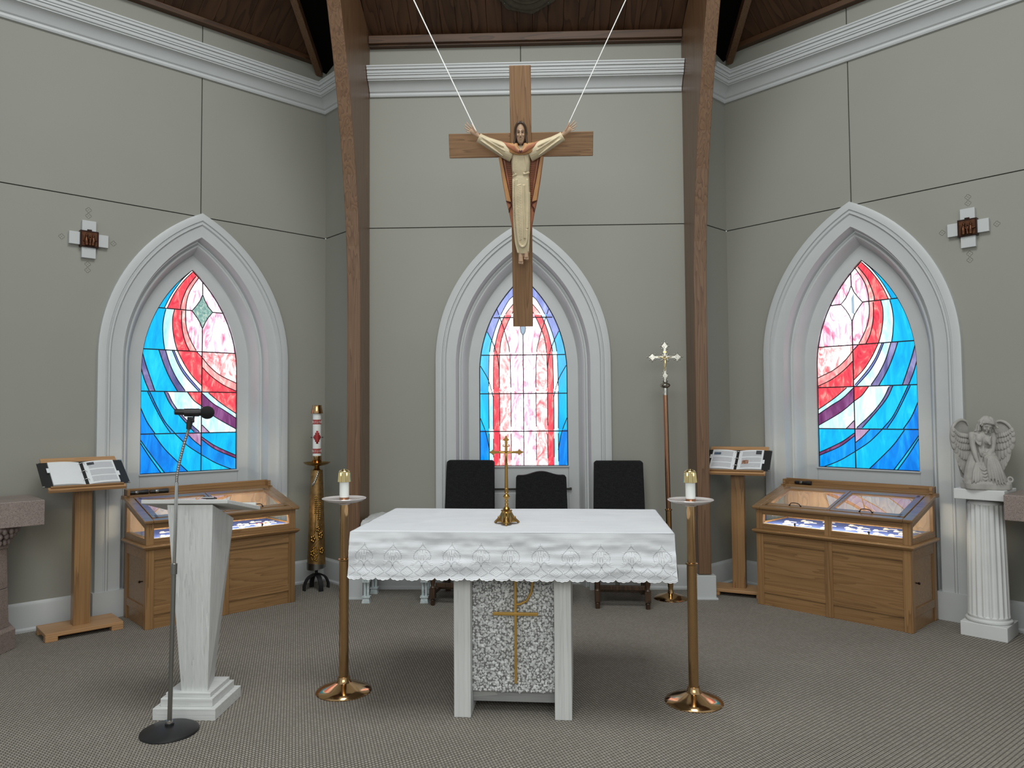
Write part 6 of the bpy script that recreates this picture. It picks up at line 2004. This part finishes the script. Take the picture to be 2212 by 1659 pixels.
# arms
path_loft(g, [P3(560, 420, -0.01), P3(545, 480, -0.03), P3(548, 590, -0.045), P3(560, 660, -0.055), P3(575, 760, -0.075), P3(598, 830, -0.085)], [0.027, 0.026, 0.022, 0.020, 0.018, 0.013], [0.028, 0.026, 0.023, 0.021, 0.018, 0.013])
path_loft(g, [P3(850, 420, -0.01), P3(868, 490, -0.02), P3(850, 590, -0.03), P3(825, 660, -0.045), P3(770, 700, -0.075), P3(725, 712, -0.09)], [0.027, 0.026, 0.023, 0.022, 0.018, 0.013], [0.027, 0.027, 0.024, 0.023, 0.018, 0.013])


def small_hand(p, d, side):
    d = Vector(d).normalized(); s = Vector(side).normalized(); n = d.cross(s)
    path_loft(g, [p, p + d * 0.012, p + d * 0.026], [0.011, 0.010, 0.008], [0.014, 0.017, 0.016], u=n)
    for k, L in enumerate((0.024, 0.028, 0.026, 0.020)):
        o = p + d * 0.024 + s * (0.012 - 0.008 * k)
        g.tube([o, o + d * L * 0.5 + n * 0.002, o + d * L - n * 0.004], [0.0046, 0.0044, 0.0032], 8)
    g.tube([p + d * 0.008 + s * 0.014, p + d * 0.02 + s * 0.022, p + d * 0.032 + s * 0.022], [0.006, 0.005, 0.0035], 8)


small_hand(P3(598, 830, -0.087), (0.6, -0.25, -0.55), (0.7, 0.1, 0.7))
small_hand(P3(725, 712, -0.092), (-0.9, -0.25, 0.0), (0.1, -0.2, 0.9))
# raised knee and skirts
path_loft(g, [P3(800, 760, 0.0), P3(790, 745, -0.05), P3(780, 770, -0.085), P3(800, 860, -0.09), P3(830, 980, -0.085), P3(860, 1110, -0.085)], [0.05, 0.05, 0.045, 0.048, 0.052, 0.055], [0.06, 0.06, 0.056, 0.062, 0.070, 0.080], n=18)
path_loft(g, [P3(690, 720, 0.02), P3(640, 840, -0.01), P3(600, 960, -0.03), P3(585, 1060, -0.045), P3(590, 1120, -0.05)], [0.06, 0.068, 0.07, 0.065, 0.06], [0.075, 0.085, 0.09, 0.095, 0.10], n=18)
path_loft(g, [P3(700, 760, 0.03), P3(720, 950, 0.02), P3(740, 1130, 0.01)], [0.08, 0.085, 0.085], [0.09, 0.13, 0.165], n=18)
r3 = random.Random(21)


def fold(pts, r):
    q = spline(pts, 16); g.tube(q, [r * (0.35 + 0.65 * sin(pi * (0.08 + 0.84 * k / 15))) for k in range(16)], 7)


for k in range(6):
    t = k / 5
    fold([P3(722 + 120 * t, 752 + 14 * abs(t - 0.5), -0.126), P3(708 + 180 * t, 880, -0.146 + 0.02 * abs(t - 0.5)), P3(725 + 200 * t, 1000, -0.150 + 0.03 * abs(t - 0.5)), P3(738 + 220 * t, 1118, -0.150 + 0.04 * abs(t - 0.5))], 0.0105)
for k in range(6):
    t = k / 5
    fold([P3(560 + 110 * t, 830 + 25 * t, -0.092), P3(515 + 165 * t, 950, -0.114), P3(492 + 205 * t, 1060 + 18 * sin(9 * t), -0.124), P3(470 + 240 * t, 1118, -0.118)], 0.0100)
for k in range(4):
    fold([P3(596 + 4 * k, 882 + 42 * k, -0.110), P3(650 + 5 * k, 925 + 44 * k, -0.130), P3(708 + 5 * k, 888 + 46 * k, -0.124)], 0.0085)
for k in range(4):
    fold([P3(568 + 10 * k, 480 + 12 * k, -0.050), P3(620 + 6 * k, 565 + 4 * k, -0.076), P3(690 - 6 * k, 505 + 12 * k, -0.058)], 0.0075)
    fold([P3(700 + 12 * k, 468 + 12 * k, -0.058), P3(762 + 8 * k, 525 + 14 * k, -0.076), P3(832 - 6 * k, 432 + 24 * k, -0.046)], 0.0068)
for k in range(4):
    fold([P3(630 + 24 * k, 590, -0.052), P3(640 + 22 * k, 660, -0.060), P3(650 + 20 * k, 735, -0.066)], 0.0075)
figa = remeshed(g, 'figure', M['plaster'], 0.0034, an, 2)
hg = MB()
for k in range(46):
    a = r3.uniform(-2.4, 2.4); b = r3.uniform(-0.5, 1.25)
    base = hd(0.040 * sin(a) * cos(b), 0.018 + 0.030 * -cos(a) * cos(b) * (0.55 if abs(a) < 0.9 and b < 0.55 else 1) + (0.02 if abs(a) < 0.9 and b < 0.45 else 0), 0.012 + 0.052 * sin(b))
    t1 = Vector((sin(a) * 0.024, -0.002, -0.018)); t2 = Vector((sin(a) * 0.030 + r3.uniform(-0.012, 0.012), r3.uniform(-0.012, 0.006), -0.040 - 0.012 * (b < 0.3)))
    hg.tube(spline([base, base + t1, base + t2, base + t2 + Vector((sin(a) * 0.012, 0.0, -0.004))], 10), [0.008, 0.009, 0.0095, 0.0095, 0.009, 0.0085, 0.0075, 0.0065, 0.005, 0.003], 7)
hg.ball(hd(0, 0.014, 0.018), (0.044, 0.042, 0.046), 16, 12)
for k in range(9):
    a = -1.0 + 2.0 * k / 8
    hg.tube([hd(0.002, -0.020, 0.052), hd(0.026 * sin(a * 1.5), -0.036, 0.036), hd(0.038 * sin(a * 1.5), -0.030 + 0.012 * abs(a), 0.020)], [0.005, 0.0065, 0.006], 6)
remeshed(hg, 'hair', M['plaster'], 0.0032, figa, 1)


def feather(mb, p, ang, L, w, lift, tilt):
    """a rounded, slightly bowed feather hanging from p; ang leans it sideways"""
    d = Vector((sin(ang), 0, -cos(ang))); s = Vector((cos(ang), 0, sin(ang))); n = Vector((0, -1, 0))
    rg = []
    for t, k in ((0, 0.6), (0.3, 0.95), (0.6, 1.0), (0.82, 0.82), (0.95, 0.5), (1.0, 0.12)):
        c = Vector(p) + d * L * t + n * (lift * t + 0.004 * sin(pi * t)) + s * tilt * t * t
        rg.append([c + s * w * k * 0.5, c + n * 0.0045 * k + s * w * 0.02, c - s * w * k * 0.5, c - n * 0.002])
    mb.loft(rg)


for m, name in ((-1, 'wing'), (1, 'wing')):
    wm_ = MB()
    if m < 0:
        ol = [(525, 420), (535, 300), (500, 245), (420, 222), (340, 250), (270, 320), (232, 420), (232, 530), (262, 635), (300, 700), (330, 800), (365, 920), (400, 1040), (470, 1090), (520, 1000), (520, 800)]
    else:
        ol = [(905, 430), (900, 320), (940, 262), (1000, 240), (1075, 265), (1135, 330), (1170, 430), (1172, 540), (1145, 620), (1100, 680), (1060, 760), (1030, 860), (1010, 960), (1040, 1040), (960, 1060), (920, 900)]
    bend = lambda X: 0.055 - 0.07 * (abs(X - 720) / 470.0) ** 2
    core = MB()
    core.prism([(X, Y) for X, Y in ol], 0.0, 0.012, lambda a, y, b: (ax(a), bend(a) + y, az(b)))
    wm_.add(core.v, core.f)
    # leading edge roll and hollow
    edge = ol[1:9]
    wm_.tube(spline([(ax(X), bend(X) - 0.010, az(Y)) for X, Y in edge], 30), [0.013 - 0.006 * abs(k / 15 - 1) for k in range(30)], 8)
    # feather rows, long ones first
    def row(pts, n, L, w, lift, lean, y):
        q = spline([(X, Y, 0) for X, Y in pts], n)
        for i, c in enumerate(q):
            t = i / (n - 1)
            feather(wm_, (ax(c.x), bend(c.x) - y, az(c.y)), m * (lean[0] + (lean[1] - lean[0]) * t), L[0] + (L[1] - L[0]) * t, w, lift, 0)
    mx = (lambda X: X) if m < 0 else (lambda X: 1405 - X)
    R_ = lambda pts: [(mx(X), Y) for X, Y in pts]
    row(R_([(270, 560), (330, 660), (400, 720), (470, 740), (515, 720)]), 9, (0.135, 0.17), 0.030, 0.004, (-0.24, -0.12), 0.006)
    row(R_([(250, 470), (310, 560), (390, 610), (460, 620), (515, 610)]), 8, (0.085, 0.09), 0.034, 0.008, (-0.15, -0.10), 0.014)
    row(R_([(245, 420), (300, 480), (370, 520), (440, 530), (510, 530)]), 8, (0.062, 0.062), 0.032, 0.010, (-0.10, 0.0), 0.021)
    row(R_([(250, 370), (300, 420), (360, 450), (430, 460), (510, 470)]), 8, (0.044, 0.046), 0.028, 0.010, (-0.1, 0.1), 0.027)
    row(R_([(262, 330), (310, 370), (365, 400), (430, 410), (500, 420)]), 9, (0.032, 0.032), 0.022, 0.010, (-0.1, 0.1), 0.032)
    wm_.build(name, M['plaster'], an, smooth=60)
bs = MB(); rg = []
for z, s in ((0.0, 0.98), (0.006, 1.0), (0.040, 1.0), (0.052, 0.95), (0.056, 0.85)):
    rg.append([((0.180 + 0.006 * sin(5 * a) + 0.004 * sin(11 * a)) * s * math.copysign(abs(cos(a)) ** 0.75, cos(a)), -0.035 + (0.105 + 0.005 * sin(7 * a)) * s * math.copysign(abs(sin(a)) ** 0.8, sin(a)), z) for a in [2 * pi * k / 48 for k in range(48)]])
bs.loft(rg)
for k in range(40):
    a = pi + pi * k / 39
    bs.ball((0.165 * cos(a), -0.035 + 0.09 * sin(a), 0.056 + 0.006 * sin(k * 2.2)), (0.012 + 0.005 * sin(k), 0.012, 0.010 + 0.004 * cos(k * 1.7)), 8, 6)
for k in range(12):
    b = 2 * pi * k / 12
    bs.ball((0.155 + 0.018 * cos(b), -0.085 + 0.006 * sin(b), 0.070 + 0.016 * sin(b)), 0.008, 8, 6)
remeshed(bs, 'base', M['plaster'], 0.004, an, 1)
